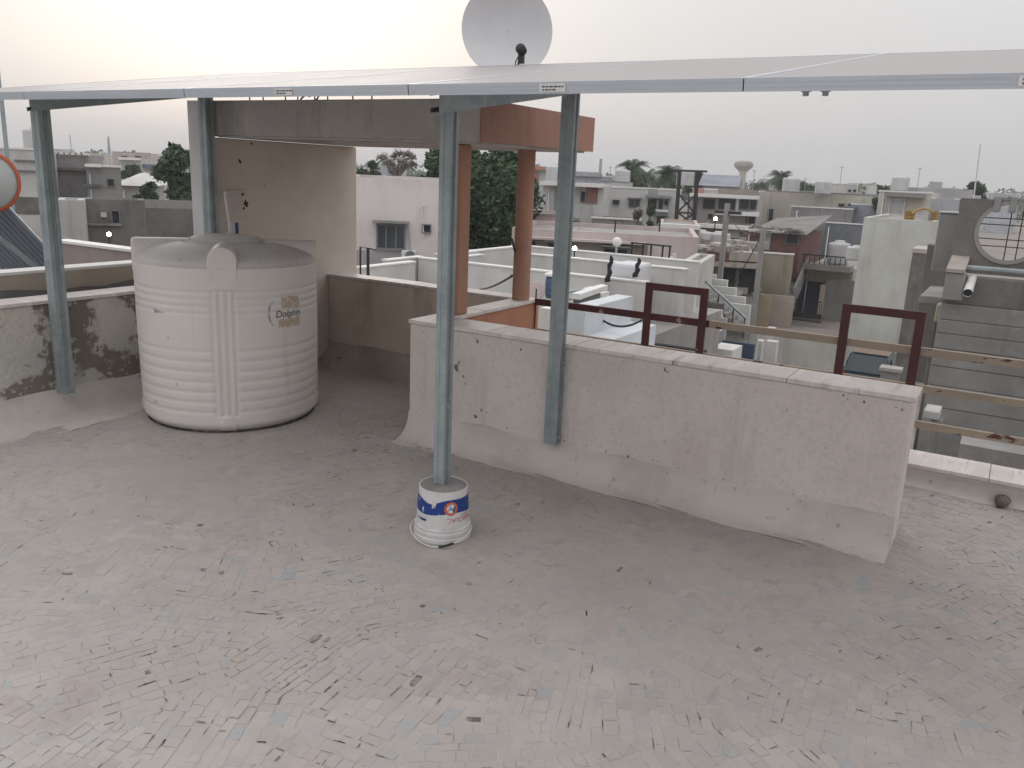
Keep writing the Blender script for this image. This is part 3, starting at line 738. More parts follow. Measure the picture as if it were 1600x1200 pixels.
def ublk(mb, u, x0, y0, x1, y1, a=0., b=.05):
    """block on the plane x=u covering an image rectangle, from u-a to u+b"""
    xm, ym = (x0+x1)/2, (y0+y1)/2
    va, vb = onu(x1, ym, u).y, onu(x0, ym, u).y; za, zb = onu(xm, y1, u).z, onu(xm, y0, u).z
    mb.box(u-a, u+b, va, vb, za, zb); return va, vb, za, zb
def vblk(mb, v, x0, y0, x1, y1, a=0., b=.05):
    xm, ym = (x0+x1)/2, (y0+y1)/2
    ua, ub = onv(x0, ym, v).x, onv(x1, ym, v).x; za, zb = onv(xm, y1, v).z, onv(xm, y0, v).z
    mb.box(ua, ub, v-a, v+b, za, zb); return ua, ub, za, zb
def window(parent, face, c, x0, y0, x1, y1, panes=2, bars=0, fmat=None, gmat=None, nm='window'):
    if face == 'u':
        p, q = onu(x1, (y0+y1)/2, c).y, onu(x0, (y0+y1)/2, c).y; za, zb = onu((x0+x1)/2, y1, c).z, onu((x0+x1)/2, y0, c).z
        bx = lambda m, s0, s1, h0, h1, d0, d1: m.box(c-d1, c-d0, s0, s1, h0, h1)
    else:
        p, q = onv(x0, (y0+y1)/2, c).x, onv(x1, (y0+y1)/2, c).x; za, zb = onv((x0+x1)/2, y1, c).z, onv((x0+x1)/2, y0, c).z
        bx = lambda m, s0, s1, h0, h1, d0, d1: m.box(s0, s1, c-d1, c-d0, h0, h1)
    f = max(.025, min(.06, (q-p)*.06)); m = MB()
    bx(m, p, q, zb-f, zb, .001, .07); bx(m, p, q, za, za+f, .001, .09)
    bx(m, p, p+f, za+f, zb-f, .001, .07); bx(m, q-f, q, za+f, zb-f, .001, .07)
    for k in range(1, panes):
        s_ = p+(q-p)*k/panes; bx(m, s_-f*.4, s_+f*.4, za+f, zb-f, .012, .05)
    w = m.build(nm, fmat or m_fr, parent)
    for k in range(panes):
        a, b = p+(q-p)*k/panes, p+(q-p)*(k+1)/panes
        g = MB(); bx(g, max(a, p+f)+.001, min(b, q-f)-.001, za+f, zb-f, .002, .01+.004*(k % 2)); g.build('pane', gmat or m_glass, w)
    if (q-p) > .5:
        sd = MB(); bx(sd, p-.08, q+.08, zb+.03, zb+.08, .001, .28); sd.build('sunshade', m_slabg, w)
    if bars:
        g = MB()
        for k in range(1, bars+1):
            s_ = p+(q-p)*k/(bars+1); bx(g, s_-.012, s_+.012, za+f, zb-f, .052, .066)
        g.build('grille', m_steel, w)
    return w
def house(name, label, xl, xr, yt, D, depth, mt, wins=(), vwins=(), zb=G, par=.45, cat='house', ledges=(), group=None, off=None, keep=False):
    rot(0)
    if off is None: off = ((len(label)*37) % 13-4)
    if off != 'axis':
        d = sight(xr, yt); rot(math.atan2(d.y, d.x)+math.radians(off)*-1)
    p = ptD(xr, yt, D); u = p.x; vr = p.y; zt = p.z; vl = onu(xl, yt-.045*(xr-xl), u).y
    if vl < vr: vl, vr = vr, vl
    h = thing(name, label, cat, (u+depth/2, (vl+vr)/2, zb), group)
    m = MB(); w = .15; zr = zt-par
    o = [(u, vr), (u+depth, vr), (u+depth, vl), (u, vl)]; i_ = [(u+w, vr+w), (u+depth-w, vr+w), (u+depth-w, vl-w), (u+w, vl-w)]
    vs = [(x, y, zb) for x, y in o]+[(x, y, zt) for x, y in o]+[(x, y, zt) for x, y in i_]+[(x, y, zr) for x, y in i_]
    fs = []
    for k in range(4):
        n = (k+1) % 4; fs += [(k, n, 4+n, 4+k), (4+k, 4+n, 8+n, 8+k), (8+k, 8+n, 12+n, 12+k)]
    m.add(vs, fs).build('wall', mt, h)
    MB().add([(x, y, zr+.002) for x, y in i_], [(0, 1, 2, 3)]).build('roof', m_roofg, h)
    for wd in wins: window(h, 'u', u, *wd[:4], **(wd[4] if len(wd) > 4 else {}))
    for wd in vwins: window(h, 'v', vr, *wd[:4], **(wd[4] if len(wd) > 4 else {}))
    if D > 30 and depth > 2.5:
        cp = MB(); cp.box(u-.04, u+.19, vr-.04, vl+.04, zt+.001, zt+.07); cp.build('parapet_cap', m_cop if len(label) % 3 else m_slabg, h)
        for f in ((.12, .9) if (vl-vr) > 4 else (.9,)):
            y_ = vr+(vl-vr)*f; MB().tube([(u-.05, y_, zb), (u-.05, y_, zt-.25), (u+.1, y_, zt-.2)], .035, 6).build('drain_pipe', m_pvc if len(label) % 2 else m_galv, h)
    for (x0, y0, x1, y1, out, mm, nm) in ledges:
        g = MB(); ublk(g, u, x0, y0, x1, y1, out, -.001); g.build(nm, mm, h)
    h['u'] = u; h['v'] = vr; h['zt'] = zt
    if not keep: rot(0)
    return h
DK = dict(panes=1, gmat=m_opening_shade)
def leaves(mb, clumps, n, size, flat=.6, r2=None):
    r2 = r2 or rng
    tot = [c[3]**2 for c in clumps]
    for _ in range(n):
        cx, cy, cz, cr, *sq = r2.choices(clumps, tot)[0]
        d = Vector((r2.gauss(0, 1), r2.gauss(0, 1), r2.gauss(0, 1))).normalized()*cr*(.45+.55*r2.random()**.6)
        c = Vector((cx, cy, cz))+Vector((d.x, d.y, d.z*(sq[0] if sq else .85)))
        e = Vector((r2.gauss(0, 1), r2.gauss(0, 1), r2.gauss(0, .7))).normalized()*size*r2.uniform(.6, 1.3)
        g = e.cross(Vector((r2.gauss(0, 1), r2.gauss(0, 1), r2.gauss(0, 1)))).normalized()*size*.45
        mb.add([c-e, c+g, c+e, c-g], [(0, 1, 2, 3)])
    return mb
def leafmat(name, a, b): return surf(name, a, island=[(0, a), (.7, ((a[0]+b[0])/2, (a[1]+b[1])/2, (a[2]+b[2])/2)), (1, b)], rough=.7)
m_leaf = leafmat('neem leaves', (.03, .066, .032), (.085, .145, .06)); m_leaf2 = leafmat('dusty leaves', (.05, .085, .05), (.12, .165, .095)); m_palm = leafmat('palm leaves', (.03, .055, .03), (.085, .12, .065))
m_twig = surf('dry twigs', (.24, .215, .21)); m_bark = surf('bark', (.10, .075, .06), [((.06, .045, .04), 6, .4, .6, .8)])
def tree(name, label, x0, y0, x1, y1, D, mt, n=5000, size=.16, nc=12, seed=1, trunk=True, bare=False):
    r2 = random.Random(seed)
    a, b = ptD(x0, (y0+y1)/2, D), ptD(x1, (y0+y1)/2, D); zt = ptD((x0+x1)/2, y0, D).z; zb = ptD((x0+x1)/2, y1, D).z
    c = (a+b)/2; W = (b-a).length/2; Hh = (zt-zb)/2; cz = (zt+zb)/2
    t = thing(name, label, 'tree', (c.x, c.y, G))
    cl = []
    for k in range(nc):
        th = r2.uniform(0, 6.28); q = r2.random()**.5*.72; z = r2.uniform(-.72, .72); q *= math.sqrt(max(.15, 1-z*z))
        cl.append((c.x+W*q*math.cos(th), c.y+W*q*math.sin(th), cz+Hh*z, min(W, Hh)*r2.uniform(.26, .42)))
    m = MB(); m.tube([(c.x, c.y, G-.2), (c.x+.1, c.y, (G+zb)/2), (c.x, c.y+.1, zb+Hh*.5), (c.x, c.y, zb+Hh)], [W*.10, W*.08, W*.06, W*.04], 10)
    for q in cl: m.tube([(c.x, c.y, zb+Hh*.3), ((c.x+q[0])/2, (c.y+q[1])/2, (zb+Hh*.3+q[2])/2+.15), q[:3]], [W*.045, W*.03, W*.012], 6)
    if bare:
        for q in cl:
            for _ in range(int(n/nc)):
                d = Vector((r2.gauss(0, 1), r2.gauss(0, 1), abs(r2.gauss(0, 1))+.2)).normalized()*q[3]*r2.uniform(.5, 1.3); s_ = Vector(q[:3])
                m.tube([s_, s_+d*.5+Vector((r2.gauss(0, .05), r2.gauss(0, .05), .03)), s_+d], [.02, .013, .006], 3, False)
        m.build('trunk', m_twig, t); leaves(MB(), cl, n//2, size, r2=r2).build('crown', mt, t); return t
    m.build('trunk', m_bark, t)
    leaves(MB(), cl, n, size, r2=r2).build('crown', mt, t)
    return t
def palm(label, x, ytop, D, hgt, seed, lean=.3, R=2.0):
    r2 = random.Random(seed); p = ptD(x, ytop, D); top = Vector((p.x, p.y, p.z-R*.35)); t = thing('palm_tree', label, 'palm', (p.x, p.y, G), 'palms on the skyline')
    MB().tube([(p.x-lean, p.y, G-.2), (p.x-lean*.4, p.y, (G+top.z)/2), top], [.22, .17, .13], 8).build('trunk', m_bark, t)
    m = MB()
    for k in range(40):
        th = 6.28*k*7/40+r2.uniform(-.2, .2); el = r2.uniform(-.5, 1.25); dr = Vector((math.cos(th), math.sin(th), 0)); prev = top
        L = R*r2.uniform(.8, 1.1)
        for s_ in range(1, 9):
            f = s_/8; q = top+dr*L*f*math.cos(el*.8)+Vector((0, 0, L*(f*math.sin(el)-.75*f*f)))
            sd = dr.cross(Vector((0, 0, 1))); wd = .5*math.sin(math.pi*min(.95, f*.85+.1))
            for sg in (-1, 1):
                for h in (0, .5):
                    b0 = prev.lerp(q, h); m.add([b0, prev.lerp(q, h+.38), b0+sd*sg*wd+dr*.12-Vector((0, 0, wd*.55))], [(0, 1, 2)])
            prev = q
    m.build('crown', m_palm, t); return t
def wallz(name, label, x0, y0, x1, y1, zt, zb, mt, axis, th=.13, coping=None, cat='wall', group=None):
    a, b = onz(x0, y0, zt), onz(x1, y1, zt); c = (a+b)/2
    t = thing(name, label, cat, (c.x, c.y, zb), group)
    if axis == 'v': MB().box(c.x, c.x+th, min(a.y, b.y), max(a.y, b.y), zb, zt).build('wall', mt, t); B = (c.x, c.x+th, min(a.y, b.y), max(a.y, b.y))
    else: MB().box(min(a.x, b.x), max(a.x, b.x), c.y, c.y+th, zb, zt).build('wall', mt, t); B = (min(a.x, b.x), max(a.x, b.x), c.y, c.y+th)
    if coping: MB().box(B[0]-.015, B[1]+.015, B[2]-.015, B[3]+.015, zt, zt+.025).build('coping', coping, t)
    return t, B
m_wt = pl(.66, .655, .64, .35); m_wt2 = pl(.60, .60, .585, .6); m_cop = surf('limewashed coping', (.76, .75, .73), [((.6, .58, .56), 3, .5, .7, .6)])

# ------------------------------------------------------------------ left neighbour: parapet, solar water heater, walls
zn = onv(100, 423, 5.42).z
t = thing('neighbour_wall', 'cream topped grey neighbour wall just beyond the left parapet', 'wall', (2, 5.5, 0))
MB().box(-3, 5.9, 5.42, 5.56, G, zn).build('wall', m_slabg, t)
m = MB(); n = 60; zz_ = [zn-.105+.02*math.sin(k*.7)+rng.uniform(-.012, .012) for k in range(n+1)]
for k in range(n):
    a, b = -3+8.9*k/n, -3+8.9*(k+1)/n
    m.add([(a, 5.416, zz_[k]), (b, 5.416, zz_[k+1]), (b, 5.416, zn), (a, 5.416, zn), (a, 5.4195, zz_[k]), (b, 5.4195, zz_[k+1])], [(0, 1, 2, 3), (0, 4, 5, 1)])
m.build('paint_band', pl(.52, .46, .38, .4), t)
MB().box(-3, 5.9, 5.408, 5.572, zn, zn+.018).build('coping', m_cop, t)
wallz('neighbour_wall', 'brown cross wall with pale coping behind the left post', 92, 378, 214, 396, .72, -1.2, pl(.33, .28, .26, .7), 'v', coping=m_cop)
MB().box(-3, 7.5, 5.58, 9.6, G, -.35).build('neighbour_terrace', m_roofg, kind='structure')
hc = ptD(-16, 284, 6.0); R0 = .205
t = thing('solar_water_heater', 'solar water heater with dark glass tubes and orange rimmed tank on the left neighbour roof', 'water heater', (hc.x, hc.y, -.35))
MB().lathe(hc, [(0, -.012), (R0*.9, -.012), (R0*.94, 0), (R0*.94, 1.9), (0, 1.9)], 40, axis=(0, 1, 0)).build('tank', pl(.55, .58, .58, .2), t)
MB().lathe(hc, [(R0*.9, -.016), (R0*1.02, -.016), (R0*1.02, .06), (R0*.945, .062)], 40, axis=(0, 1, 0)).build('end_ring', surf('orange plastic', (.55, .13, .06), rough=.5), t)
m_vac, _n, _l, _b = mat_base('evacuated glass tube', .12, 0, .6); _b.inputs['Base Color'].default_value = (.2, .225, .28, 1)
tb = onv(102, 424, hc.y+.07)
for k in range(14):
    y = hc.y+.07+k*.086
    MB().tube([(hc.x+.1, y, hc.z-R0*.75), (hc.x+.1+(tb.x-hc.x-.1)*1.15, y, hc.z-R0*.75+(tb.z-hc.z+R0*.75)*1.15)], .0275, 12).build('glass_tube', m_vac, t)
ex = hc.x+.1+(tb.x-hc.x-.1)*1.15; ez = hc.z-R0*.75+(tb.z-hc.z+R0*.75)*1.15
MB().box(ex-.03, ex+.05, hc.y+.0, hc.y+1.28, ez-.06, ez+.02).build('tube_tray', m_galv, t)
for y in (hc.y+.05, hc.y+1.5):
    MB().bar((hc.x, y, hc.z-R0*.9), (hc.x-.3, y, -.35), .035).build('stand_leg', m_galv, t); MB().bar((ex, y, ez), (ex, y, -.35), .035).build('stand_leg', m_galv, t)
    MB().bar((hc.x-.05, y, hc.z-R0*.9-.12), (ex, y, ez-.14), .03).build('stand_rail', m_galv, t)
pm = ptD(17, 300, 9.0)
t = thing('antenna_mast', 'thin grey mast rising out of the top left corner', 'mast', (pm.x, pm.y, -.35))
MB().tube([(pm.x, pm.y, -.35), (pm.x, pm.y, 2.2)], .022, 8).build('pole', m_galv, t); MB().tube([(pm.x, pm.y, 2.2), (pm.x, pm.y, 5.0)], .015, 8).build('upper_pole', m_galv, t)

house('white_house', 'white house with dark louvre bands at the far left edge', -40, 83, 236, 32, 8, pl(.58, .57, .56, .4), ledges=((22, 250, 70, 252, .12, m_fr, 'louvre'), (22, 266, 72, 268, .12, m_fr, 'louvre'), (18, 308, 80, 335, .02, m_slabd, 'dark_band')))  # last ledge is a darker strip low on the front
house('grey_house', 'bare grey cement house with upright stubs along its roof, left of the shed', 70, 138, 243, 34, 9, m_slabg, ledges=((88, 262, 137, 266, .25, m_slabd, 'ledge'),)+tuple((90+9*k, 238, 93+9*k, 246, .05, m_slabg, 'stub') for k in range(5)))
house('grey_house', 'lower bare grey cement house with one dark window beside the pale shed', 134, 188, 262, 31, 7, m_slabg, wins=((167, 279, 179, 292, DK),), ledges=((134, 256, 158, 261, .3, m_cop, 'roof_slab'), (128, 288, 160, 292, .15, m_slabd, 'ledge')))
house('plaster_pillar_house', 'white stained plaster block below the grey houses', 88, 131, 313, 20, 1.2, pl(.50, .50, .49, .8), cat='wall block', par=.1)
house('block_wall', 'dark streaked concrete wall with a meter box, left of the tank', 129, 224, 313, 21.5, 1.0, m_slabd, cat='wall', par=.1, wins=((174, 328, 188, 350, DK),), ledges=((158, 332, 167, 339, .12, pl(.6, .59, .55), 'meter_box'), (130, 349, 190, 352, .1, m_slabg, 'ledge')))
house('block_wall', 'long dark compound wall under the trees behind the tank', 218, 330, 327, 24, .5, m_slabd, cat='wall', par=.05, ledges=((222, 313, 330, 326, -.05, m_slabg, 'upper_course'),))
h = house('pale_shed', 'small shed with pale hipped sheet roof among the left trees', 188, 236, 291, 45, 5, pl(.42, .40, .39), par=.05, keep=True)
u, v, z = h['u'], h['v'], h['zt']; L = onu(186, 290, u).y-v
MB().add([(u-.3, v-.3, z), (u-.3, v+L+.3, z), (u+5.3, v+L+.3, z), (u+5.3, v-.3, z), (u+1.6, v+.7, z+.62), (u+1.6, v+L-.8, z+.62), (u+3.6, v+L-.8, z+.62), (u+3.6, v+.7, z+.62)],
         [(0, 1, 5, 4), (1, 2, 6, 5), (2, 3, 7, 6), (3, 0, 4, 7), (4, 5, 6, 7), (3, 2, 1, 0)]).build('hipped_roof', pl(.62, .61, .59, .2), h)
rot(0)
house('long_shed', 'far white shed with a blue-grey roof edge left of the tank wall', 222, 262, 264, 75, 10, pl(.55, .56, .56), ledges=((222, 257, 262, 263, .4, surf('blue grey roof', (.13, .15, .19)), 'roof_edge'),), wins=((250, 268, 254, 271, DK),))
house('long_shed', 'far shed with a pale sloping roof sheet on the left skyline', 185, 220, 249, 95, 10, pl(.5, .5, .49), ledges=((186, 246, 220, 250, .6, m_cop, 'roof_edge'),))
def lamp(label, x, y, D, r, hgt):
    p = ptD(x, y, D); t = thing('lit_lamp', label, 'lamp', (p.x, p.y, p.z-hgt), 'lit lamps')
    MB().ball(p, r, 10).build('bulb', glow('lit bulb', (1, .98, .9), 40), t)
    MB().tube([p-Vector((0, 0, hgt)), p-Vector((0, 0, r*1.3))], r*.35, 8).build('stem', m_steel, t)
    MB().lathe(p, [(r*.5, -r*1.4), (r*.9, -r*1.1), (r*.75, -r*.75)], 12).build('holder', m_steel, t)
lamp('lit lamp glowing before the dark concrete wall left of the tank', 170, 366, 15, .035, .5)
lamp('lit lamp on the white terrace wall beside the right steel post', 898, 388, 16.5, .04, .3)
lamp('lit street lamp in front of the balcony house', 1118, 342, 46, .09, 1.0)
tree('tree', 'leafy tree against the white wall end above the tank', 238, 225, 318, 318, 28, m_leaf2, 2600, .17, 14, 5)
tree('tree', 'round bush tree behind the pale shed roof', 186, 256, 222, 282, 60, m_leaf2, 1500, .25, 8, 6)
tree('tree', 'low bushes growing over the dark compound wall', 205, 282, 262, 320, 34, m_leaf2, 1800, .16, 10, 7)

# ------------------------------------------------------------------ pink house and the white terraces
h = house('pink_house', 'pale pink house with a three-pane window beyond the brown parapet', 520, 729, 284, 20, 6, pl(.69, .635, .62, .25), zb=G, off=-2, keep=True,
      wins=((588, 350, 634, 390, dict(panes=3)), (659, 350, 674, 364, DK)), ledges=((556, 392, 640, 425, .01, pl(.40, .38, .385, .3), 'plinth'),))
pu = h['u']; hm = MB(); 
MB().tube([onu(664, 321, pu-.05), onu(659, 322, pu-.05), onu(662, 372, pu-.05)], .016, 8).build('drain_pipe', m_pvc, h)
MB().tube([onu(630, 347, pu-.03), onu(638, 350, pu-.03), onu(641, 392, pu-.03)], .014, 6).build('cable_duct', m_galv, h)
t = thing('air_conditioner', 'outdoor air conditioner unit on the pink house below its window', 'air conditioner', onu(637, 404, pu-.2))
m = MB(); ublk(m, pu-.28, 627, 392, 650, 407, 0, .28); m.build('casing', pl(.62, .62, .60, .2), t, bevel=.02)
p = onu(641, 399, pu-.285); MB().lathe(p, [(0, 0), (.09, 0), (.11, .012), (.09, .013)], 20, axis=(-1, 0, 0)).build('fan_grille', m_fr, t)
t = thing('pole_frame', 'thin dark goal-shaped pole frame left of the pink house window', 'pole frame', onz(570, 430, -.9))
a, b, c = ptD(563, 386, 12.5), ptD(575, 388, 12.0), ptD(588, 391, 13)
MB().tube([(a.x, a.y, -.9), a], .014, 6).build('pole', m_steel, t); MB().tube([(b.x, b.y, -.9), b], .022, 6).build('pole', m_steel, t); MB().tube([a, b, c], .012, 6).build('cross_bar', m_steel, t)
rot(0)

ZT = 0.0
MB().box(5.8, 11.75, 5.3, 16, G, -.95).build('terrace_floor', m_roofg, kind='structure')
MB().box(11.76, 16.8, 5.0, 16, G, -.96).build('terrace_floor', m_roofg, kind='structure')
_, Ba = wallz('terrace_wall', 'nearest white terrace wall just over the brown parapet', 557, 419, 655, 411, ZT, -1.0, m_wt, 'u', coping=m_cop)
_, Bb = wallz('terrace_wall', 'white terrace wall passing behind the orange stair pillar', 662, 403, 1003, 444, ZT, -3.4, m_wt, 'v', coping=m_cop)
wallz('terrace_wall', 'white terrace wall stub running away below the air conditioner', 608, 408, 660, 402, ZT, -1.0, m_wt, 'u', coping=m_cop)
wallz('terrace_wall', 'grey streaked terrace wall stub right of the centre post', 700, 405, 757, 399, ZT, -1.0, m_wt2, 'u', coping=m_cop)
wallz('terrace_wall', 'long white terrace wall running away under the big tree', 690, 399, 812, 386, .06, -1.0, m_wt2, 'u', coping=m_cop)
wallz('terrace_wall', 'farthest white terrace wall behind the lit lamp', 814, 385, 1092, 410, .03, -3, m_wt, 'v', coping=m_cop)
wallz('terrace_wall', 'middle white terrace wall with a dark stain line right of the pillar', 814, 398, 1075, 421, .03, -3, m_wt2, 'v', coping=m_cop)
t, Bc = wallz('terrace_wall', 'cream white house wall below the terrace with two rods', 880, 430, 1003, 446, -.05, G, pl(.62, .60, .55, .3), 'v')
cu = Bc[0]
# pinkish disc, barrel, wrapped tank
p = onz(838, 470, -.95)
q = ptD(838, 454, 11.2)
t = thing('round_tray', 'pale round tray leaning on the terrace wall right of the pillar', 'tray', (q.x, q.y, q.z-.14)); MB().lathe(q, [(0, 0), (.10, 0), (.125, .012), (.13, .02), (.12, .022), (0, .012)], 30, axis=(-1, -.25, .25)).build('disc', pl(.60, .50, .48, .3), t)
q = ptD(866, 446, 10.8)
t = thing('blue_barrel', 'blue plastic barrel with a white cloth on top beside the right post', 'barrel', (q.x, q.y, q.z-.16))
MB().lathe((q.x, q.y, q.z-.16), [(0, 0), (.1, 0), (.112, .02), (.115, .1), (.118, .16), (.115, .24), (.1, .29), (0, .29)], 24).build('barrel', surf('faded blue plastic', (.07, .115, .2), [((.15, .2, .28), 12, .5, .65, .7)], rough=.5), t)
m = MB().lathe((q.x, q.y, q.z+.12), [(.13, 0), (.14, .015), (.12, .035), (.06, .05), (0, .052)], 20); m.build('cloth', m_cop, t)
q = ptD(975, 432, 13.5)
t = thing('wrapped_tank', 'white sheet-wrapped square tank on the terrace between two dark bundles', 'tank', (q.x, q.y, -.9))
m = MB(); B_ = ublk(m, q.x, 954, 412, 997, 446, 0, .6); m.build('cover', pl(.66, .66, .69, .2), t, bevel=.05)
for (x0, y0, x1, y1, lb) in ((948, 399, 957, 441, 'narrow dark cloth bundle left of the wrapped white tank'), (992, 403, 1000, 433, 'narrow dark cloth bundle right of the wrapped white tank')):
    q0, q1 = ptD((x0+x1)/2+3, y0, 13.2), ptD((x0+x1)/2-3, y1, 13.2)
    t = thing('cloth_bundle', lb, 'cloth', q1)
    pts = [q1.lerp(q0, k/8)+Vector((0, .015*math.sin(k*1.7), 0)) for k in range(9)]
    MB().tube(pts, [.05, .045, .035, .042, .03, .036, .03, .034, .012], 8).build('cloth', surf('dark cloth', (.025, .03, .035), [((.07, .06, .06), 20, .5, .6, .7)]), t)
# stair fins and steps of the white house
def stair_fins(label, x0, y0, x1, y1, D, n):
    p = ptD(x1, y1, D); t = thing('stair_wall', label, 'stair wall', (p.x, p.y, G)); a, b = ptD(x0, (y0+y1)/2, D), ptD(x1, (y0+y1)/2, D)
    zt = ptD(x0, y0, D).z; zb_ = ptD(x0, y1, D).z
    for k in range(n):
        c = a.lerp(b, (k+.3)/n); w = (b-a).length/n*.33
        MB().box(c.x-.05, c.x+.25, c.y-w, c.y+w, zb_-.5, zt-.02*k).build('fin', m_cop, t)
    return t
stair_fins('ribbed white stair wall between the right post and the first maroon frame', 911, 450, 944, 478, 11.9, 4)
stair_fins('ribbed white wall top just above the first maroon frame', 1010, 428, 1045, 446, 17.2, 4)
t = thing('white_chajja', 'white sloping canopy edge above the ribbed stair wall', 'canopy', ptD(920, 450, 10.5))
a, b = ptD(893, 458, 10.3), ptD(938, 444, 11.8); MB().prism([a, b, b+Vector((0, -.12, 0)), a+Vector((0, -.12, 0))], (0, 0, -.07)).build('slab', m_cop, t)
MB().prism([a+Vector((.02, -.02, -.071)), b+Vector((-.02, -.02, -.071)), b+Vector((-.02, -.02, -.4)), a+Vector((.02, -.02, -.4))], (.06, .03, 0)).build('side', m_slabg, t)
t = thing('white_chajja', 'white sloping canopy edge left of the first maroon frame top', 'canopy', ptD(1010, 430, 15))
a, b = ptD(987, 436, 14.6), ptD(1030, 423, 16.8); MB().prism([a, b, b+Vector((0, -.14, 0)), a+Vector((0, -.14, 0))], (0, 0, -.08)).build('slab', m_cop, t)
MB().prism([a+Vector((.02, -.02, -.081)), b+Vector((-.02, -.02, -.081)), b+Vector((-.02, -.02, -.5)), a+Vector((.02, -.02, -.5))], (.06, .03, 0)).build('side', m_slabg, t)
for (ya, yb) in ((447, 443), (457, 452)):
    a, b = ptD(938, ya, 11), onu(958, yb, cu-.01)
for k, (y0, y1) in enumerate(((448, 443), (458, 453))):
    a, b = onu(957, y1, cu-.005), onu(957, y1, cu-.005)+Vector((-1.6, .15, -.03))
    t = thing('wall_rod', ('upper' if k == 0 else 'lower')+' grey rod sticking out of the cream white house wall', 'rod', b); MB().tube([a, b], .022, 8).build('rod', m_galv, t); MB().ball(a-Vector((.02, 0, 0)), .05, 8).build('end_knob', m_steel, t)
# low white house right under the railing: steps and wall
def yard(label, name, x0, y0, x1, y1, D, dep, mt, zb=G, cat='wall'):
    p = ptD(x1, y0, D); u = p.x; m = MB(); t = thing(name, label, cat, (u, p.y, zb))
    va, vb, za, zt = ublk(m, u, x0, y0, x1, y1, 0, dep); m = MB().box(u, u+dep, va, vb, zb, zt); m.build('wall', mt, t); return t, u, va, vb, zt
t, u, va, vb, zt = yard('white stepped wall below the railing beside the orange wall', 'stepped_wall', 842, 482, 864, 560, 9.0, .3, m_cop)
t, u, va, vb, zt = yard('tall pale blue-white wall block behind the right post', 'stepped_wall', 884, 480, 912, 560, 9.6, 1.4, pl(.64, .67, .70, .2))
MB().box(u, u+1.39, va-.35, va-.001, G, zt-.33).build('step', pl(.64, .67, .70, .2), t); MB().box(u, u+1.38, va-.75, va-.351, G, zt-.62).build('step', pl(.64, .67, .70, .2), t)
# corrugated sheet roof
def sheet(label, quad, waves, amp, mt, cat='roof', name='sheet_roof'):
    a, b, c, d = [Vector(p) for p in quad]     # a-b eave, d-c ridge
    cen = (a+b+c+d)/4; t = thing(name, label, cat, cen); m = MB(); n = waves*4; k2 = 6
    nv = (b-a).cross(d-a).normalized(); vs = []
    for i in range(n+1):
        for j in range(k2+1):
            p = a.lerp(b, i/n).lerp(d.lerp(c, i/n), j/k2); vs.append(p+nv*amp*math.sin(i*math.pi/2))
    N = len(vs); vs += [p-nv*.012 for p in vs]
    q = k2+1
    fs = [(i*q+j, (i+1)*q+j, (i+1)*q+j+1, i*q+j+1) for i in range(n) for j in range(k2)]
    fs += [tuple(N+x for x in reversed(f)) for f in fs]+[(i*q, N+i*q, N+(i+1)*q, (i+1)*q) for i in range(n)]
    m.add(vs, fs, True); m.build('sheet', mt, t); return t
m_asb = surf('weathered cement sheet', (.50, .48, .50), [((.40, .385, .40), .8, .4, .65, .8), ((.3, .285, .28), 4, .6, .75, .5)], rough=.95)
zr = -1.9
sheet('grey-white corrugated sheet roof seen under the first maroon frame', (onz(1085, 541, zr), onz(935, 525, zr), onz(925, 490, zr+.25), onz(1135, 513, zr+.25)), 22, .02, m_asb)
t, u, va, vb, zt = yard('dark panel painted as the shade under the eave of the corrugated roof', 'yard_wall', 1000, 541, 1100, 575, 11.2, .1, m_opening_shade)  # added panel; its colour stands for the shade below the eave
# lattice parapet and far white stair
p = ptD(1075, 480, 22)
t = thing('lattice_parapet', 'white lattice block parapet seen through the first maroon frame', 'parapet', (p.x, p.y, G)); uu = p.x
for r in range(2):
    for k in range(6):
        x0 = 1050+k*13; y0 = 477+r*8+k*1.4
        m = MB(); va, vb, za, zb_ = ublk(m, uu, x0, y0, x0+12.4, y0+7.6, 0, .1)
        m = MB(); f = .03
        m.box(uu, uu+.1, va, vb, za, za+f); m.box(uu, uu+.1, va, vb, zb_-f, zb_); m.box(uu, uu+.1, va, va+f, za+f, zb_-f); m.box(uu, uu+.1, vb-f, vb, za+f, zb_-f)
        m.box(uu+.02, uu+.08, va+f, vb-f, (za+zb_)/2-.015, (za+zb_)/2+.015); m.build('lattice_block', m_cop, t)
m = MB(); ublk(m, uu+.3, 1045, 470, 1130, 512, 0, .05); m.build('back_wall', m_slabd, t)
m = MB(); ublk(m, uu, 1046, 492, 1130, 600, 0, .1); m.build('base_wall', pl(.5, .5, .49), t)
p = ptD(1128, 470, 24)
t = thing('white_staircase', 'white stepped outside staircase with a slanting handrail right of the first maroon frame', 'staircase', (p.x, p.y, G))
steps = [(1108, 428, 1118), (1112, 436, 1136), (1120, 448, 1150), (1134, 462, 1164), (1146, 475, 1172)]
for k, (x0, y0, x1) in enumerate(steps):
    p = ptD(x1, y0, 24-.35*k); m = MB(); va, vb, za, zb_ = ublk(m, p.x, x0-14, y0, x1, y0+10, 0, .12); MB().box(p.x, p.x+.12, va, vb, G, zb_).build('side_step', m_wt, t)
for k in range(9):
    m = MB(); x0 = 1098+k*8; y0 = 458+k*6.5; p = ptD(x0+10, y0, 23.0); va, vb, za, zb_ = ublk(m, p.x, x0, y0, x0+18, y0+6, .8, 0); m.build('tread', m_slabg, t)
a, b = ptD(1088, 426, 22.2), ptD(1166, 498, 22.0); MB().tube([a, b], .035, 8).build('handrail', m_galv, t)
for f in (.45, .75, .97): c = a.lerp(b, f); MB().tube([c, c-Vector((0, 0, .55))], .018, 6).build('baluster', m_steel, t)
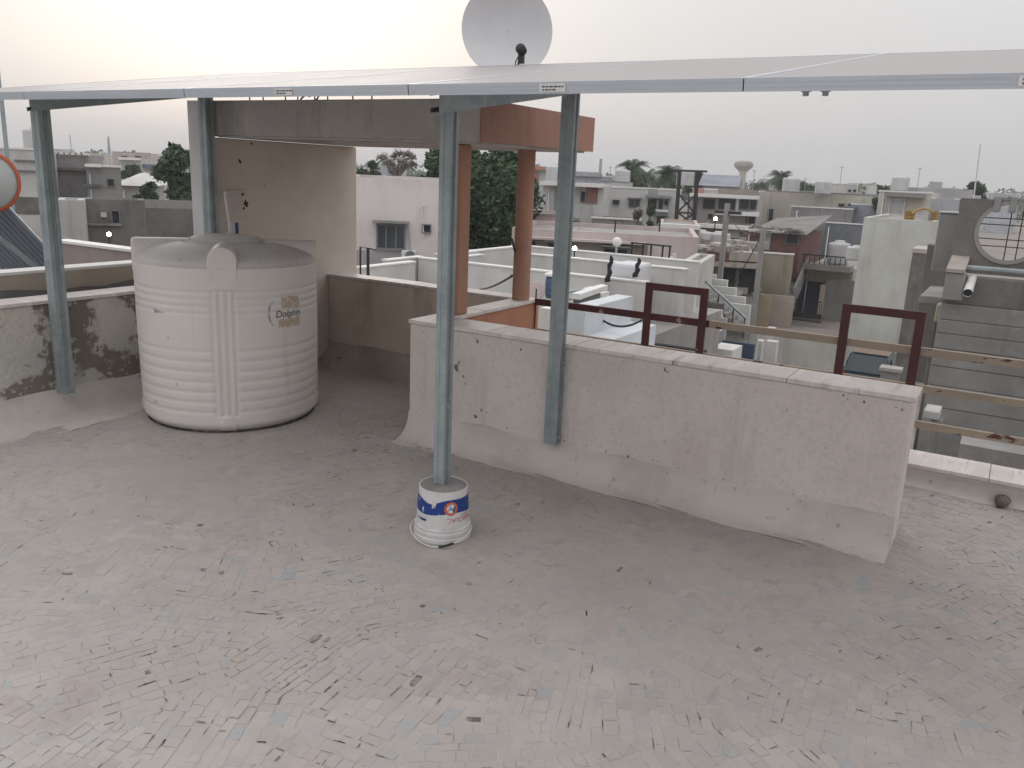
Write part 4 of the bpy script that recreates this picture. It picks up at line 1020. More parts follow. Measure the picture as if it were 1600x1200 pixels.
# cream house with a blue-grey window face
h = house('cream_terrace_house', 'small cream terrace room with grey-green shutters behind the first maroon frame', 1062, 1095, 412, 21, 3, pl(.60, .59, .55, .3), par=.1, wins=((1059, 420, 1068, 436, dict(panes=1, gmat=m_slabg)), (1077, 420, 1083, 440, DK)), ledges=((1050, 412, 1084, 417, .6, m_cop, 'canopy'),))
t = thing('roof_railing', 'thin dark pipe railing on the far white terrace', 'railing', ptD(1020, 420, 19))
for k, (x, y0, y1) in enumerate(((988, 380, 408), (1005, 381, 411), (1018, 382, 413), (1036, 384, 416), (1047, 385, 418))):
    a, b = ptD(x, y0, 19-.2*k), ptD(x-3, y1, 19-.2*k); MB().tube([a, (a.x, a.y, b.z)], .022, 6).build('post', m_steel, t)
MB().tube([ptD(986, 379, 19), ptD(1049, 385, 18.2)], .02, 6).build('rail', m_steel, t); MB().tube([ptD(984, 410, 19), ptD(1046, 417, 18.2)], .02, 6).build('rail', m_steel, t)
p = ptD(1054, 410, 20); t = thing('vent_pipe', 'white bent vent pipe on the terrace above the first maroon frame', 'pipe', (p.x, p.y, -.9)); MB().tube([(p.x, p.y, -.9), ptD(1054, 396, 20)], .045, 8).build('pipe', m_pvc, t); MB().tube([ptD(1054, 402, 20), ptD(1045, 403, 20)], .03, 8).build('branch', m_pvc, t)
p = ptD(964, 378, 17.5); t = thing('roof_lamp', 'round white globe lamp on a thin pole on the white terrace', 'lamp', (p.x, p.y, -.9)); MB().ball(p, .1, 10).build('globe', m_cop, t); MB().tube([(p.x, p.y, -.9), p-Vector((0, 0, .08))], .025, 8).build('pole', m_galv, t)

# ------------------------------------------------------------------ big tree and mid town
tree('tree', 'big dark green neem tree behind the orange pillars', 632, 218, 850, 405, 33, m_leaf, 26000, .13, 60, 3)
tree('bare_tree', 'dry grey-mauve leafless tree above the pink house roof', 578, 231, 662, 290, 40, leafmat('dry leaves on tree', (.20, .18, .17), (.30, .275, .26)), 900, .09, 12, 4, bare=True)
tree('tree', 'green bush between the beige wall and the leafless tree', 556, 252, 606, 292, 44, m_leaf2, 1600, .2, 8, 8)
PK = pl(.60, .52, .51, .35)
h = house('pink_long_house', 'long low dull pink house with dark openings under its eave', 800, 1092, 371, 27, 5, PK, par=.15, zb=G,
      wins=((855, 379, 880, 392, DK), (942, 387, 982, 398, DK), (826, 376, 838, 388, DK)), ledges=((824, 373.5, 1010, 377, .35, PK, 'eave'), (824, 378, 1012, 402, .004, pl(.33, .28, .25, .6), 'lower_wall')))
for (x, y0, y1) in ((962, 344, 368), (1032, 338, 362)):
    a = ptD(x, y0, 30); t = thing('tv_antenna', 'thin dark aerial pole on the pink roof, '+('left one' if x < 1000 else 'right one'), 'aerial', ptD(x, y1, 30)); b = ptD(x-2, y1, 30)
    MB().tube([b, a], .03, 6).build('pole', m_steel, t); MB().tube([a+Vector((0, .25, 0)), a-Vector((0, .3, 0))], .02, 6).build('cross_arm', m_steel, t)
house('flat_white_roof_house', 'white flat-roofed block with a beige wall right of the pink roof', 1030, 1094, 355, 36, 6, pl(.56, .48, .42, .3), par=.1, ledges=((1030, 350, 1094, 357, .4, m_cop, 'roof_slab'),))
house('grey_house', 'low grey house with a white roof slab behind the white tanks in the middle', 1090, 1168, 357, 48, 6, m_slabg, par=.1, ledges=((1092, 351, 1170, 357, .4, m_cop, 'roof_slab'), (1136, 356, 1156, 372, .08, pl(.5, .5, .5), 'panel'), (1134, 372, 1160, 392, .02, m_opening_shade, 'opening')))  # the opening is a flat panel with its inner shade painted on
house('grey_wall_house', 'long grey slatted wall left of the flowering tree', 925, 1001, 345, 37, 3, m_slabg, par=.1)
house('old_white_house', 'old stained white house just right of the second pillar', 849, 944, 291, 40, 7, pl(.58, .57, .57, .8), wins=((915, 292, 934, 317, dict(panes=1, gmat=pl(.33, .18, .14))), (907, 299, 915, 316, DK)), ledges=((845, 285, 944, 291, .5, m_cop, 'roof_slab'), (848, 339, 905, 343, .4, m_slabg, 'ledge'), (866, 288, 874, 338, .03, m_slabg, 'stain_strip')))
house('orange_top_house', 'far house with an orange parapet band left of the old white house', 824, 866, 267, 56, 6, pl(.52, .54, .57), wins=((831, 277, 838, 286, DK),), ledges=((824, 260, 864, 265, .4, m_orange, 'parapet_band'), (826, 267, 842, 290, .05, m_orange2, 'porch_wall')))
house('grey_blue_house', 'far pale blue-grey house behind the right steel post', 862, 958, 277, 62, 8, pl(.50, .50, .55), ledges=((868, 268, 940, 275, .3, pl(.45, .44, .47), 'parapet_band'),))
house('pinkish_low_house', 'low pinkish house with tiled roof left of the middle steel post', 822, 880, 338, 34, 5, pl(.52, .44, .42), ledges=((824, 344, 870, 352, .5, m_orange2, 'tile_edge'),))
house('white_upper_house', 'white upper storey left of the palms', 938, 985, 286, 60, 6, pl(.6, .6, .6), wins=((948, 299, 958, 306, DK),))
house('white_modern_house', 'white two-storey house with dark windows below the palms', 938, 1062, 298, 47, 8, pl(.62, .62, .61, .3), wins=((982, 311, 1000, 324, dict(panes=2)), (1012, 311, 1026, 326, DK), (1029, 312, 1036, 327, DK), (1038, 313, 1044, 321, DK), (957, 312, 968, 320, DK), (1026, 338, 1039, 351, DK)),
      ledges=((1010, 305, 1050, 309, .8, pl(.3, .3, .31), 'sunshade'), (1012, 327, 1044, 330, .8, m_cop, 'balcony_slab'), (1013, 295, 1028, 304, .06, pl(.33, .36, .32), 'green_band')))
tree('flowering_tree', 'small pale flowering tree before the white modern house', 988, 326, 1008, 358, 36, leafmat('pale blossom', (.12, .13, .09), (.45, .43, .40)), 900, .13, 7, 21)
tree('tree', 'small green tree by the white modern house door', 1008, 318, 1024, 356, 38, m_leaf2, 700, .14, 6, 22)
palm('tallest palm left of the steel hoarding frame', 990, 246, 66, 8, 31, R=1.9); palm('leaning palm just left of the steel hoarding frame', 1047, 256, 62, 8, 32, .6, R=1.75); palm('short pale palm between the two taller palms', 1010, 262, 80, 7, 33, R=1.7); palm('broad palm above the big beige building', 1222, 264, 85, 8, 34, R=2.0)
for (x0, y0, x1, y1, D, lb, sd) in ((966, 266, 1020, 300, 78, 'dark tree mass under the tallest palm', 41), (1058, 266, 1102, 306, 70, 'dark green tree seen through the steel hoarding frame', 42), (1024, 274, 1062, 298, 90, 'green tree under the leaning palm', 43), (1206, 282, 1248, 304, 95, 'green tree left on the beige building skyline', 44), (1244, 283, 1275, 302, 110, 'green tree in the middle above the beige building', 45), (1278, 286, 1300, 304, 100, 'round green tree beside the white roof room', 46), (1494, 284, 1552, 318, 60, 'bushy green tree above the grey building at right', 47), (1362, 290, 1400, 312, 80, 'green trees behind the white roof house', 48), (1172, 284, 1200, 302, 130, 'hazy tree right of the water tower', 49), (1366, 305, 1380, 330, 55, 'small tree squeezed between beige building and white house', 50)):
    tree('tree', lb, x0, y0, x1, y1, D, m_leaf2, 1300, .0045*D, 8, sd)
# steel hoarding frame
p = ptD(1080, 350, 44); t = thing('hoarding_frame', 'tall black steel hoarding frame with cross bracing', 'steel frame', (p.x, p.y, ptD(1080, 352, 44).z))
def seg(m, x0, y0, x1, y1, D, r): m.tube([ptD(x0, y0, D), ptD(x1, y1, D)], r, 6)
for (x0, x1) in ((1062, 1056), (1090, 1084)):
    m = MB(); seg(m, x0, 266, x1, 352, 44, .11); m.build('post', m_steel, t)
m = MB(); seg(m, 1048, 266, 1105, 268, 44, .06); m.build('top_bar', m_steel, t)
for (a, b, c, d) in ((1060, 302, 1086, 334), (1087, 304, 1058, 332), (1059, 332, 1084, 350), (1086, 333, 1057, 350), (1058, 332, 1086, 333)):
    m = MB(); seg(m, a, b, c, d, 44, .05); m.build('brace', m_steel, t)
# balcony house, water tower
CB = pl(.5, .47, .45, .4)
house('balcony_house', 'two-storey house with long white balcony bands below the water tower', 1082, 1186, 300, 54, 9, CB, wins=((1098, 310, 1118, 327, DK), (1122, 310, 1150, 328, DK), (1155, 311, 1183, 328, DK), (1165, 336, 1180, 350, DK), (1106, 334, 1114, 342, DK)),
      ledges=((1080, 304, 1187, 309, .9, m_cop, 'balcony_slab'), (1120, 330, 1187, 336, .9, m_cop, 'balcony_slab'), (1082, 294, 1100, 303, .05, m_orange2, 'brown_panel'), (1122, 296, 1185, 303, .05, pl(.3, .25, .23), 'dark_panel'), (1150, 310, 1154, 330, .06, m_cop, 'column')))
h = house('roof_shed', 'blue-grey pitched roof shed on top of the balcony house', 1098, 1150, 292, 58, 5, pl(.36, .37, .42), par=.05, keep=True)
u, v, z = h['u'], h['v'], h['zt']; L = onu(1096, 290, u).y-v
MB().prism([(u-.2, v-.2, z), (u+5.2, v-.2, z), (u+2.5, v-.2, z+.75)], (0, L+.4, 0)).build('pitched_roof', pl(.30, .31, .36, .3), h)
rot(0)
p = ptD(1161, 268, 260); wz = lambda y: ptD(1161, y, 260).z
k_ = 260/FPX/math.cos(math.radians(16))
t = thing('water_tower', 'mushroom-shaped concrete water tower on the skyline', 'water tower', (p.x, p.y, G))
MB().lathe((p.x, p.y, 0), [(5*k_, G), (5*k_, wz(272)), (4.8*k_, wz(270)), (7*k_, wz(267.5)), (7*k_, wz(267))], 32).build('shaft', pl(.5, .44, .36, .3), t)
MB().lathe((p.x, p.y, 0), [(7*k_, wz(267)), (13*k_, wz(261)), (13.6*k_, wz(259)), (13.2*k_, wz(254)), (9*k_, wz(251.8)), (0, wz(251))], 40).build('bowl', pl(.33, .29, .27, .4), t)
house('beige_block', 'large plain beige building behind the brick shed', 1187, 1374, 306, 60, 12, pl(.58, .55, .48, .35), wins=((1199, 326, 1208, 345, dict(panes=2, gmat=m_opening_shade)), (1310, 318, 1320, 323, DK), (1325, 318, 1334, 323, DK)))
house('roof_room', 'small white roof room on the beige building', 1293, 1340, 289, 64, 4, pl(.58, .57, .57), wins=((1325, 296, 1330, 300, DK), (1333, 296, 1338, 300, DK)))
house('roof_room', 'narrow white chimney room right of the roof room', 1354, 1368, 291, 63, 2, pl(.6, .6, .6), par=.1)
house('grey_block_wall', 'bare grey block wall right of the brick shed roof', 1237, 1332, 328, 53, 3, m_slabg, par=.1, zb=G, ledges=((1238, 322, 1244, 327, .02, m_slabg, 'stub'), (1261, 322, 1267, 328, .02, m_slabg, 'stub')))
house('grey_block_wall', 'dark grey-blue wall left of the tall white wall', 1290, 1352, 352, 51, 3, surf('blue grey render', (.19, .205, .225), [((.13, .14, .155), .8, .4, .62, .8)]), par=.1)
house('blue_grey_room', 'blue-grey roof room behind the tall white wall', 1330, 1378, 322, 55, 3, pl(.33, .35, .40), par=.1, ledges=((1322, 322, 1340, 327, .5, pl(.2, .22, .26), 'awning'),))

# brick shed with sheet roof
m_brick = surf('soot stained red brick', (.17, .085, .075), [((.11, .065, .06), 1.2, .4, .62, .8), ((.23, .125, .11), (3, 3, 14), .5, .62, .6)], rough=.95)
h = house('brick_shed', 'red brick shed with a sagging cement sheet roof', 1163, 1252, 366, 43, 5, m_brick, par=.05, zb=-3.2, cat='shed', off='axis', keep=True, wins=((1191, 360, 1205, 391, dict(panes=1, gmat=pl(.45, .47, .5))), (1228, 364, 1249, 382, DK)), vwins=())
u, v, z = h['u'], h['v'], h['zt']
t = sheet('cement sheet roof of the red brick shed', ((u-.5, v-.4, z+.02), (u-.5, v+2.6, z-.05), (u+5.4, v+2.6, z+.5), (u+5.4, v-.4, z+.85)), 14, .03, surf('sooty cement sheet', (.27, .26, .255), [((.2, .19, .185), .8, .4, .65, .8)], rough=.95))
m = MB()
for k in range(30): a = Vector((u-.35+rng.uniform(-.3, .5), v+rng.uniform(-.3, 2.6), z+.12+rng.random()*.12)); m.bar(a, a+Vector((rng.uniform(-.4, .4), rng.uniform(-.7, .7), rng.uniform(-.05, .1))), .05)
m.build('scrap_wood', surf('scrap wood', (.25, .22, .19), island=[(0, (.14, .12, .11)), (1, (.34, .31, .28))]), label='scrap wood lying along the brick shed eave', cat='scrap wood', kind='stuff')
# old house under the shed
OH = pl(.47, .43, .38, .9)
h = house('old_house', 'weathered old house with dark porch and red lattice balcony behind the utility poles', 1093, 1186, 396, 40, 6, OH, par=.05, wins=((1128, 418, 1150, 452, DK), (1152, 418, 1186, 462, DK)),
      ledges=((1094, 407, 1188, 415, .8, OH, 'balcony_slab'), (1106, 391, 1139, 405, .82, m_brick, 'lattice_panel'), (1139, 392, 1186, 406, .8, OH, 'balcony_wall'), (1121, 416, 1127, 462, .6, OH, 'porch_column')))
house('old_house', 'mouldy yellow wall of the old house under the brick shed', 1186, 1240, 399, 41.5, 6, pl(.36, .33, .26, .9), par=.05)
t, u, va, vb, zt = yard('stained yellowish low wall left of the pink gate wall', 'yard_wall', 1150, 458, 1204, 496, 40.5, .15, pl(.50, .43, .30, .9))
t, u, va, vb, zt = yard('short pale pink wall left of the dark gate', 'yard_wall', 1204, 462, 1239, 497, 40.8, .15, pl(.58, .49, .44, .4))
# outside stair going up behind the pink wall
a = onz(1221, 459, -3.9); p0 = ptD(1222, 462, 42); t = thing('outside_stair', 'grey outside staircase climbing beside the old house', 'staircase', (p0.x, p0.y, G))
W2 = .5; n = 14; q0, q1 = ptD(1222, 462, 42), ptD(1250, 400, 46.5)
q1 = q0+Vector((5.0, q1.y-q0.y, q1.z-q0.z))
q1 = ptD(1250, 400, 46.5)
for k in range(n):
    f = k/n; c = q0.lerp(q1, f); c2 = q0.lerp(q1, (k+1)/n); dz = (q1.z-q0.z)/n
    MB().box(c.x, c2.x+.02, c.y-W2, c.y+W2, c.z-.5, c.z+dz).build('step', pl(.40, .41, .43, .3), t)
for sg, nm in ((-1, 'right'), (1, 'left')):
    MB().prism([q0+Vector((0, sg*W2, -.6)), q1+Vector((0, sg*W2, -.6)), q1+Vector((0, sg*W2, .55)), q0+Vector((0, sg*W2, .45))], (0, .12*sg, 0)).build('side_wall', m_slabg, t)
# gate house
h = house('gate_house', 'house with dark blue doorway and railed balcony right of the grey stair', 1256, 1334, 421, 43.5, 6, pl(.50, .45, .37, .6), par=.05, off='axis', wins=((1244, 438, 1284, 500, dict(panes=1, gmat=surf('dark blue door', (.025, .035, .06)))),), ledges=((1254, 412, 1334, 421, .9, m_slabg, 'balcony_slab'), (1288, 436, 1332, 506, .25, m_slabg, 'grey_wall'), (1281, 444, 1289, 502, .4, pl(.56, .51, .43, .4), 'door_pillar')))
gu = h['u']
for k in range(9):
    m = MB(); ublk(m, gu-.85, 1256+k*8, 400+k*.6, 1257.4+k*8, 413+k*.6, .02, .02); m.build('baluster', m_steel, h)
m = MB(); ublk(m, gu-.85, 1255, 399, 1324, 401, .02, .02); m.build('balcony_rail', m_steel, h)
gt = thing('iron_gate', 'dark double iron gate across the doorway on the street', 'gate', ptD(1260, 503, 41.6)); gp = ptD(1262, 503, 41.6); g2 = gp.x
for k in range(15):
    m = MB(); ublk(m, g2, 1239+k*3.05, 470+k*.4, 1239.8+k*3.05, 500+k*.45, .02, .02); m.build('bar', m_steel, gt)
for (y0, y1) in ((469, 470.6), (489, 497), (500, 502)):
    m = MB(); ublk(m, g2, 1238, y0, 1284, y1, .025, .025); m.build('rail', m_steel, gt)
# water tanks on the roofs
def wtank(label, x, yb, D, r, hh, mt):
    p = ptD(x, yb, D); t = thing('roof_tank', label, 'water tank', p, 'roof water tanks')
    pf = [(0, 0), (r*.96, 0), (r, .05*hh)]
    for k in range(6): pf += [(r, hh*(.1+.12*k)), (r*.97, hh*(.15+.12*k)), (r, hh*(.2+.12*k))]
    pf += [(r*.9, hh*.88), (r*.45, hh*.93), (r*.42, hh), (0, hh)]
    MB().lathe(p, pf, 24).build('body', mt, t)
PW_ = pl(.6, .6, .61, .4)
wtank('pale ribbed water tank on the gate house balcony', 1308, 412, 44, .55, 1.2, PW_); wtank('white water tank in front of the grey house with white roof slab', 1092, 386, 42, .6, .85, PW_); wtank('dark-mouthed white tank right of the smaller white tank', 1122, 387, 42, .55, .8, PW_); wtank('small white tank beside the tall white wall', 1338, 405, 34, .42, .55, PW_)
# utility poles and wires
m_pole = surf('cement pole', (.30, .29, .28), [((.22, .21, .2), 2, .4, .6, .7)])
def upole(label, x0, y0, x1, y1, D, w):
    a, b = ptD(x0, y0, D), ptD(x1, y1, D); t = thing('utility_pole', label, 'pole', (b.x, b.y, G)); m = MB()
    m.prism([(b.x-w, b.y-w*.7, G), (b.x+w, b.y-w*.7, G), (b.x+w, b.y+w*.7, G), (b.x-w, b.y+w*.7, G)], (0, 0, a.z-G)); m.build('shaft', m_pole, t); return a, t
a1_, t1 = upole('tall cement utility pole in front of the balcony house', 1139, 318, 1124, 445, 29, .1); a2_, t2 = upole('cement utility pole in front of the mouldy yellow wall', 1189, 358, 1172, 545, 25, .09)
MB().box(a1_.x-.05, a1_.x+.05, a1_.y-.45, a1_.y+.45, a1_.z-.35, a1_.z-.25).build('cross_arm', m_steel, t1)
def wire(label, a, b, sag, r=.012, n=14):
    a, b = Vector(a), Vector(b); t = thing('wire', label, 'wire', a); MB().tube([a.lerp(b, k/n)-Vector((0, 0, sag*4*(k/n)*(1-k/n))) for k in range(n+1)], r, 5).build('cable', m_black, t)
wire('stay wire slanting from the second utility pole', a2_-Vector((0, 0, .3)), ptD(1140, 455, 27), .02, .016); wire('overhead wire between the two utility poles', a1_-Vector((0, 0, .3)), a2_-Vector((0, 0, .1)), .3)
wire('slack black cable over the corrugated roof', ptD(928, 488, 10.2), ptD(1003, 500, 9.5), .12, .014); wire('black cable hanging from the right orange pillar', onv(800, 374, 2.9), ptD(818, 410, 6.6), .05, .008); wire('thin cable slanting down left of the right orange pillar', onv(800, 431, 3.1), ptD(750, 452, 9), .02, .01)

# ------------------------------------------------------------------ white wall building, yard, car
h = house('white_wall_building', 'tall blank greenish-white wall behind the second maroon frame', 1350, 1463, 346, 29, 6, pl(.60, .61, .57, .45), par=.08)
wu = h['u']
t, u, va, vb, zt = yard('dark grey concrete column right of the tall white wall', 'column_wall', 1402, 394, 1432, 700, 24, 1.5, m_slabd)
MB().box(u-.03, u+1.53, va-.03, vb+.03, zt, zt+.12).build('cap', pl(.5, .46, .42, .4), t)
t, u, va, vb, zt = yard('low white-green compound wall left of the parked car', 'compound_wall', 1205, 526, 1322, 600, 27.5, .15, pl(.56, .57, .52, .6))
MB().box(u-.05, u+.2, vb, vb+.25, G, zt+.15).build('pier', m_wt, t)
t, u, va, vb, zt = yard('pair of white gate piers left of the compound wall', 'gate_pier', 1176, 532, 1186, 620, 24, .3, m_wt); MB().box(u-.4, u-.1, va-.5, va-.2, G, zt+.1).build('pier', m_wt, t)
t, u, va, vb, zt = yard('white low wall with steps beside a dark blue yard', 'yard_wall', 1108, 545, 1142, 600, 19, .8, m_wt); MB().box(u-.4, u-.01, va-.8, va+.2, G, zt-.2).build('step', m_wt, t)
t, u, va, vb, zt = yard('dark blue painted yard wall behind the white steps', 'yard_wall', 1125, 535, 1175, 600, 21, .12, surf('dark blue paint', (.05, .075, .11)))
t, u, va, vb, zt = yard('pale green-grey courtyard wall right of the corrugated roof', 'yard_wall', 1098, 515, 1180, 600, 22.5, .15, pl(.5, .52, .49, .5))
MB().add([onz(1150, 497, G+.012), onz(1340, 520, G+.012), onz(1345, 560, G+.012), onz(1150, 540, G+.012)], [(0, 1, 2, 3)]).build('street', surf('paved street', (.33, .285, .265), [((.26, .225, .21), .7, .4, .65, .8)]), kind='structure')
m = MB()
for (x0, y0, x1, y1) in ((1177, 496, 1214, 501), (1196, 503, 1210, 505)): m.add([onz(x0, y0, G+.02), onz(x1, y0+3, G+.02), onz(x1-3, y1+1.5, G+.02), onz(x0-1, y1-2, G+.02)], [(0, 1, 2, 3)])
m.build('street_marking', m_cop, kind='structure')
# parked hatchback, rear towards us
cc = ptD(1350, 600, 27.0); c0 = Vector((cc.x, cc.y, G))
car = thing('parked_car', 'teal hatchback parked beside the tall white wall', 'car', c0)
m_car = surf('teal car paint', (.028, .06, .075), [((.02, .04, .05), 3, .4, .6, .6)], rough=.35, spec=.5)
def loft(secs, name, mt, parent):
    m = MB(); n = len(secs[0]); vs = [p for s_ in secs for p in s_]
    fs = [(i*n+k, i*n+(k+1) % n, (i+1)*n+(k+1) % n, (i+1)*n+k) for i in range(len(secs)-1) for k in range(n)]+[tuple(range(n-1, -1, -1)), tuple((len(secs)-1)*n+k for k in range(n))]
    return m.add(vs, fs, False).build(name, mt, parent, bevel=.03)
def ring(x, w, z0, z1, ch=.08): return [(c0.x+x, c0.y+a, G+b) for a, b in ((-w, z0+ch), (-w+ch, z0), (w-ch, z0), (w, z0+ch), (w, z1-ch), (w-ch, z1), (-w+ch, z1), (-w, z1-ch))]
loft([ring(-.05, .72, .3, .86), ring(.08, .8, .22, .92), ring(1.2, .82, .2, .95), ring(2.6, .82, .2, .93), ring(3.4, .76, .22, .84), ring(3.62, .66, .3, .7)], 'body', m_car, car)
cb = loft([ring(.02, .76, .88, .93, .02), ring(.38, .64, .9, 1.46, .1), ring(1.3, .66, .9, 1.5, .1), ring(2.0, .62, .9, 1.44, .1), ring(2.75, .7, .88, .95, .02)], 'cabin', m_car, car)
m_cg, _n, _l, _b = mat_base('car glass', .06, 0, .6); _b.inputs['Base Color'].default_value = (.02, .035, .045, 1)
MB().add([(c0.x-.01, c0.y-.64, G+.96), (c0.x-.01, c0.y+.64, G+.96), (c0.x+.33, c0.y+.55, G+1.42), (c0.x+.33, c0.y-.55, G+1.42)], [(0, 3, 2, 1)]).build('rear_window', m_cg, cb)
for sg in (-1, 1):
    MB().add([(c0.x+.5, c0.y+sg*.735, G+.97), (c0.x+2.4, c0.y+sg*.735, G+.97), (c0.x+2.0, c0.y+sg*.66, G+1.38), (c0.x+.62, c0.y+sg*.66, G+1.4)], [(0, 1, 2, 3)]).build('side_window', m_cg, cb)
    MB().box(c0.x-.06, c0.x+.06, c0.y+sg*.6, c0.y+sg*.79, G+.62, G+.9).build('tail_light', surf('red lamp glass', (.35, .03, .03), rough=.2), car)
    for x in (.55, 2.85): MB().lathe((c0.x+x, c0.y+sg*.7, G+.29), [(0, .11), (.2, .11), (.28, .09), (.29, 0), (.28, -.08), (0, -.08)], 24, axis=(0, sg, 0)).build('wheel', m_black, car)
MB().box(c0.x+.5, c0.x+2.0, c0.y-.56, c0.y+.56, G+1.497, G+1.515).build('roof_reflection', surf('brown dusty roof', (.26, .19, .16), rough=.4), car)  # brown reflection on the roof, put in as a coloured panel
t, u, va, vb, zt = yard('grey concrete gate pillar with a flat cap in front of the car', 'gate_pillar', 1372, 580, 1400, 640, 20, .35, m_slabg); MB().box(u-.04, u+.4, va-.05, vb+.05, zt, zt+.08).build('cap', pl(.42, .42, .41, .4), t)
# behind the white wall
house('white_roof_house', 'white house with two pale shutters behind the tall white wall', 1374, 1456, 303, 36, 5, pl(.60, .58, .55, .4), par=.1, wins=((1388, 309, 1413, 345, dict(panes=1, gmat=pl(.55, .55, .58, .2), fmat=m_cop)),), ledges=((1384, 302, 1446, 308, .5, m_slabg, 'ragged_eave'), (1416, 308, 1445, 330, .02, pl(.55, .5, .42, .4), 'cream_panel')))
house('long_grey_roof_house', 'long house with pale grey sheet roof behind the grey building', 1395, 1520, 306, 50, 7, pl(.45, .46, .52), par=.05, ledges=((1395, 294, 1520, 310, .5, pl(.48, .48, .5, .3), 'roof_sheet'), (1452, 284, 1472, 300, .2, pl(.5, .5, .5), 'roof_room')))
house('grey_blue_wall_house', 'grey-blue wall left of the grey building top', 1455, 1500, 312, 30, 4, pl(.44, .45, .48), par=.05)
for k, (x0, y0, x1, y1, lb) in enumerate(((1413, 329, 1428, 345, 'yellow crate on top of the tall white wall, left one'), (1455, 330, 1464, 346, 'yellow crate on top of the tall white wall, right one'))):
    m = MB(); p = ptD(x1, y1, 30.0); t = thing('yellow_crate', lb, 'crate', p); va, vb, za, zb_ = ublk(m, p.x, x0, y0, x1, y1, 0, .3)
    m = MB()
    for r in range(4):
        for c in range(3): m.box(p.x, p.x+.04, va+(vb-va)*(c+.08)/3, va+(vb-va)*(c+.92)/3, za+(zb_-za)*(r+.1)/4, za+(zb_-za)*(r+.85)/4)
    m.box(p.x+.041, p.x+.3, va, vb, za, zb_); m.build('body', surf('yellow plastic', (.42, .26, .08), [((.3, .19, .08), 5, .4, .6, .7)]), t)
a, b = ptD(1425, 334, 30), ptD(1458, 332, 30); t = thing('yellow_hose', 'curved yellow pipe joining the two crates', 'pipe', a); MB().tube([a.lerp(b, k/10)+Vector((0, 0, .16*math.sin(math.pi*k/10))) for k in range(11)], .04, 8).build('pipe', surf('dull yellow', (.4, .27, .12)), t)
p = ptD(1521, 312, 26); t = thing('antenna_mast', 'tall thin leaning white mast above the grey building at right', 'mast', p); MB().tube([p, ptD(1532, 226, 26)], .02, 6).build('pole', m_pvc, t)

# ------------------------------------------------------------------ grey unfinished building at right
gu = 13.4
t = thing('unfinished_building', 'grey unfinished concrete building with a barred round opening at the right edge', 'building', (gu+2, -1, G))
def gb(nm, u, x0, y0, x1, y1, dep, mt, out=0):
    m = MB(); r_ = ublk(m, u, x0, y0, x1, y1, out, dep); m.build(nm, mt, t, bevel=.02); return r_
# lower wall cast in lifts, each lift a slab with a proud lip
ys = [437, 482, 509, 531, 556, 585, 617, 652, 690, 740]
va = onu(1760, 560, gu).y; vb = onu(1474, 450, gu).y; vb2 = onu(1447, 600, gu).y
for k in range(len(ys)-1):
    z1, z0 = onu(1560, ys[k], gu).z, onu(1560, ys[k+1], gu).z; o = rng.uniform(-.012, .012)
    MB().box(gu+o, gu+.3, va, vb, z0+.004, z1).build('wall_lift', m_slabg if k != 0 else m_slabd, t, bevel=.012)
zlow = onu(1560, 740, gu).z
MB().box(gu, gu+.3, va, vb, G, zlow).build('wall_base', m_slabg, t)
zt0, zt1 = onu(1560, 434, gu).z, onu(1560, 312, gu+.35).z
# upper wall with the round hole
hc_ = onu(1578, 364, gu+.35); r = 38*((hc_-EYE).length)/FPX*.98
y0_, y1_ = va, onu(1492, 370, gu+.35).y
N = 64; ring_i = []; ring_o = []
for k in range(N):
    a = 2*math.pi*k/N; cy, cz = math.cos(a), math.sin(a); ring_i.append((hc_.y+r*cy, hc_.z+r*cz))
    ks = []
    if cy > 1e-6: ks.append((y1_-hc_.y)/cy)
    if cy < -1e-6: ks.append((y0_-hc_.y)/cy)
    if cz > 1e-6: ks.append((zt1-hc_.z)/cz)
    if cz < -1e-6: ks.append((zt0-hc_.z)/cz)
    q = min(ks); ring_o.append((hc_.y+q*cy, hc_.z+q*cz))
for (oy, oz) in ((y0_, zt0), (y0_, zt1), (y1_, zt0), (y1_, zt1)):
    k = min(range(N), key=lambda i: (ring_o[i][0]-oy)**2+(ring_o[i][1]-oz)**2); ring_o[k] = (oy, oz)
vs = []; fs = []
for u_ in (gu+.35, gu+.53): vs += [(u_, a, b) for a, b in ring_i]+[(u_, a, b) for a, b in ring_o]
for k in range(N):
    n = (k+1) % N; fs += [(k, n, N+n, N+k), (2*N+k, 3*N+k, 3*N+n, 2*N+n), (k, 2*N+k, 2*N+n, n), (N+k, N+n, 3*N+n, 3*N+k)]
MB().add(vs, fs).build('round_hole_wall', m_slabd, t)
MB().lathe((gu+.335, hc_.y, hc_.z), [(r*.985, .02), (r*.985, 0), (r*1.12, 0), (r*1.12, .014)], 64, axis=(1, 0, 0), smooth=False).build('hole_rim', m_slabg, t)
for dy in (-.12, .02): MB().tube([(gu+.42, hc_.y+dy, hc_.z-r), (gu+.42, hc_.y+dy, hc_.z+r)], .008, 6).build('grille_bar', m_rust, t)
for dz in (-.2, -.1, .1, .19): MB().tube([(gu+.44, hc_.y-r, hc_.z+dz), (gu+.44, hc_.y+r, hc_.z+dz)], .008, 6).build('grille_bar', m_rust, t)
gb('top_stub', gu+.3, 1553, 306, 1564, 332, .3, m_slabg); gb('top_stub', gu+.3, 1577, 307, 1589, 333, .3, m_slabg)
MB().box(gu+.36, gu+.55, va, onu(1553, 312, gu+.36).y, zt1, zt1+.03).build('roof_edge', m_slabg, t)
gb('upper_block', gu+.8, 1461, 333, 1497, 427, .5, m_slabg)
MB().box(gu+.78, gu+1.35, onu(1497, 380, gu+.8).y-.02, onu(1461, 380, gu+.8).y+.02, onu(1480, 333, gu+.8).z, onu(1480, 331, gu+.8).z).build('block_cap', pl(.5, .5, .49, .3), t)
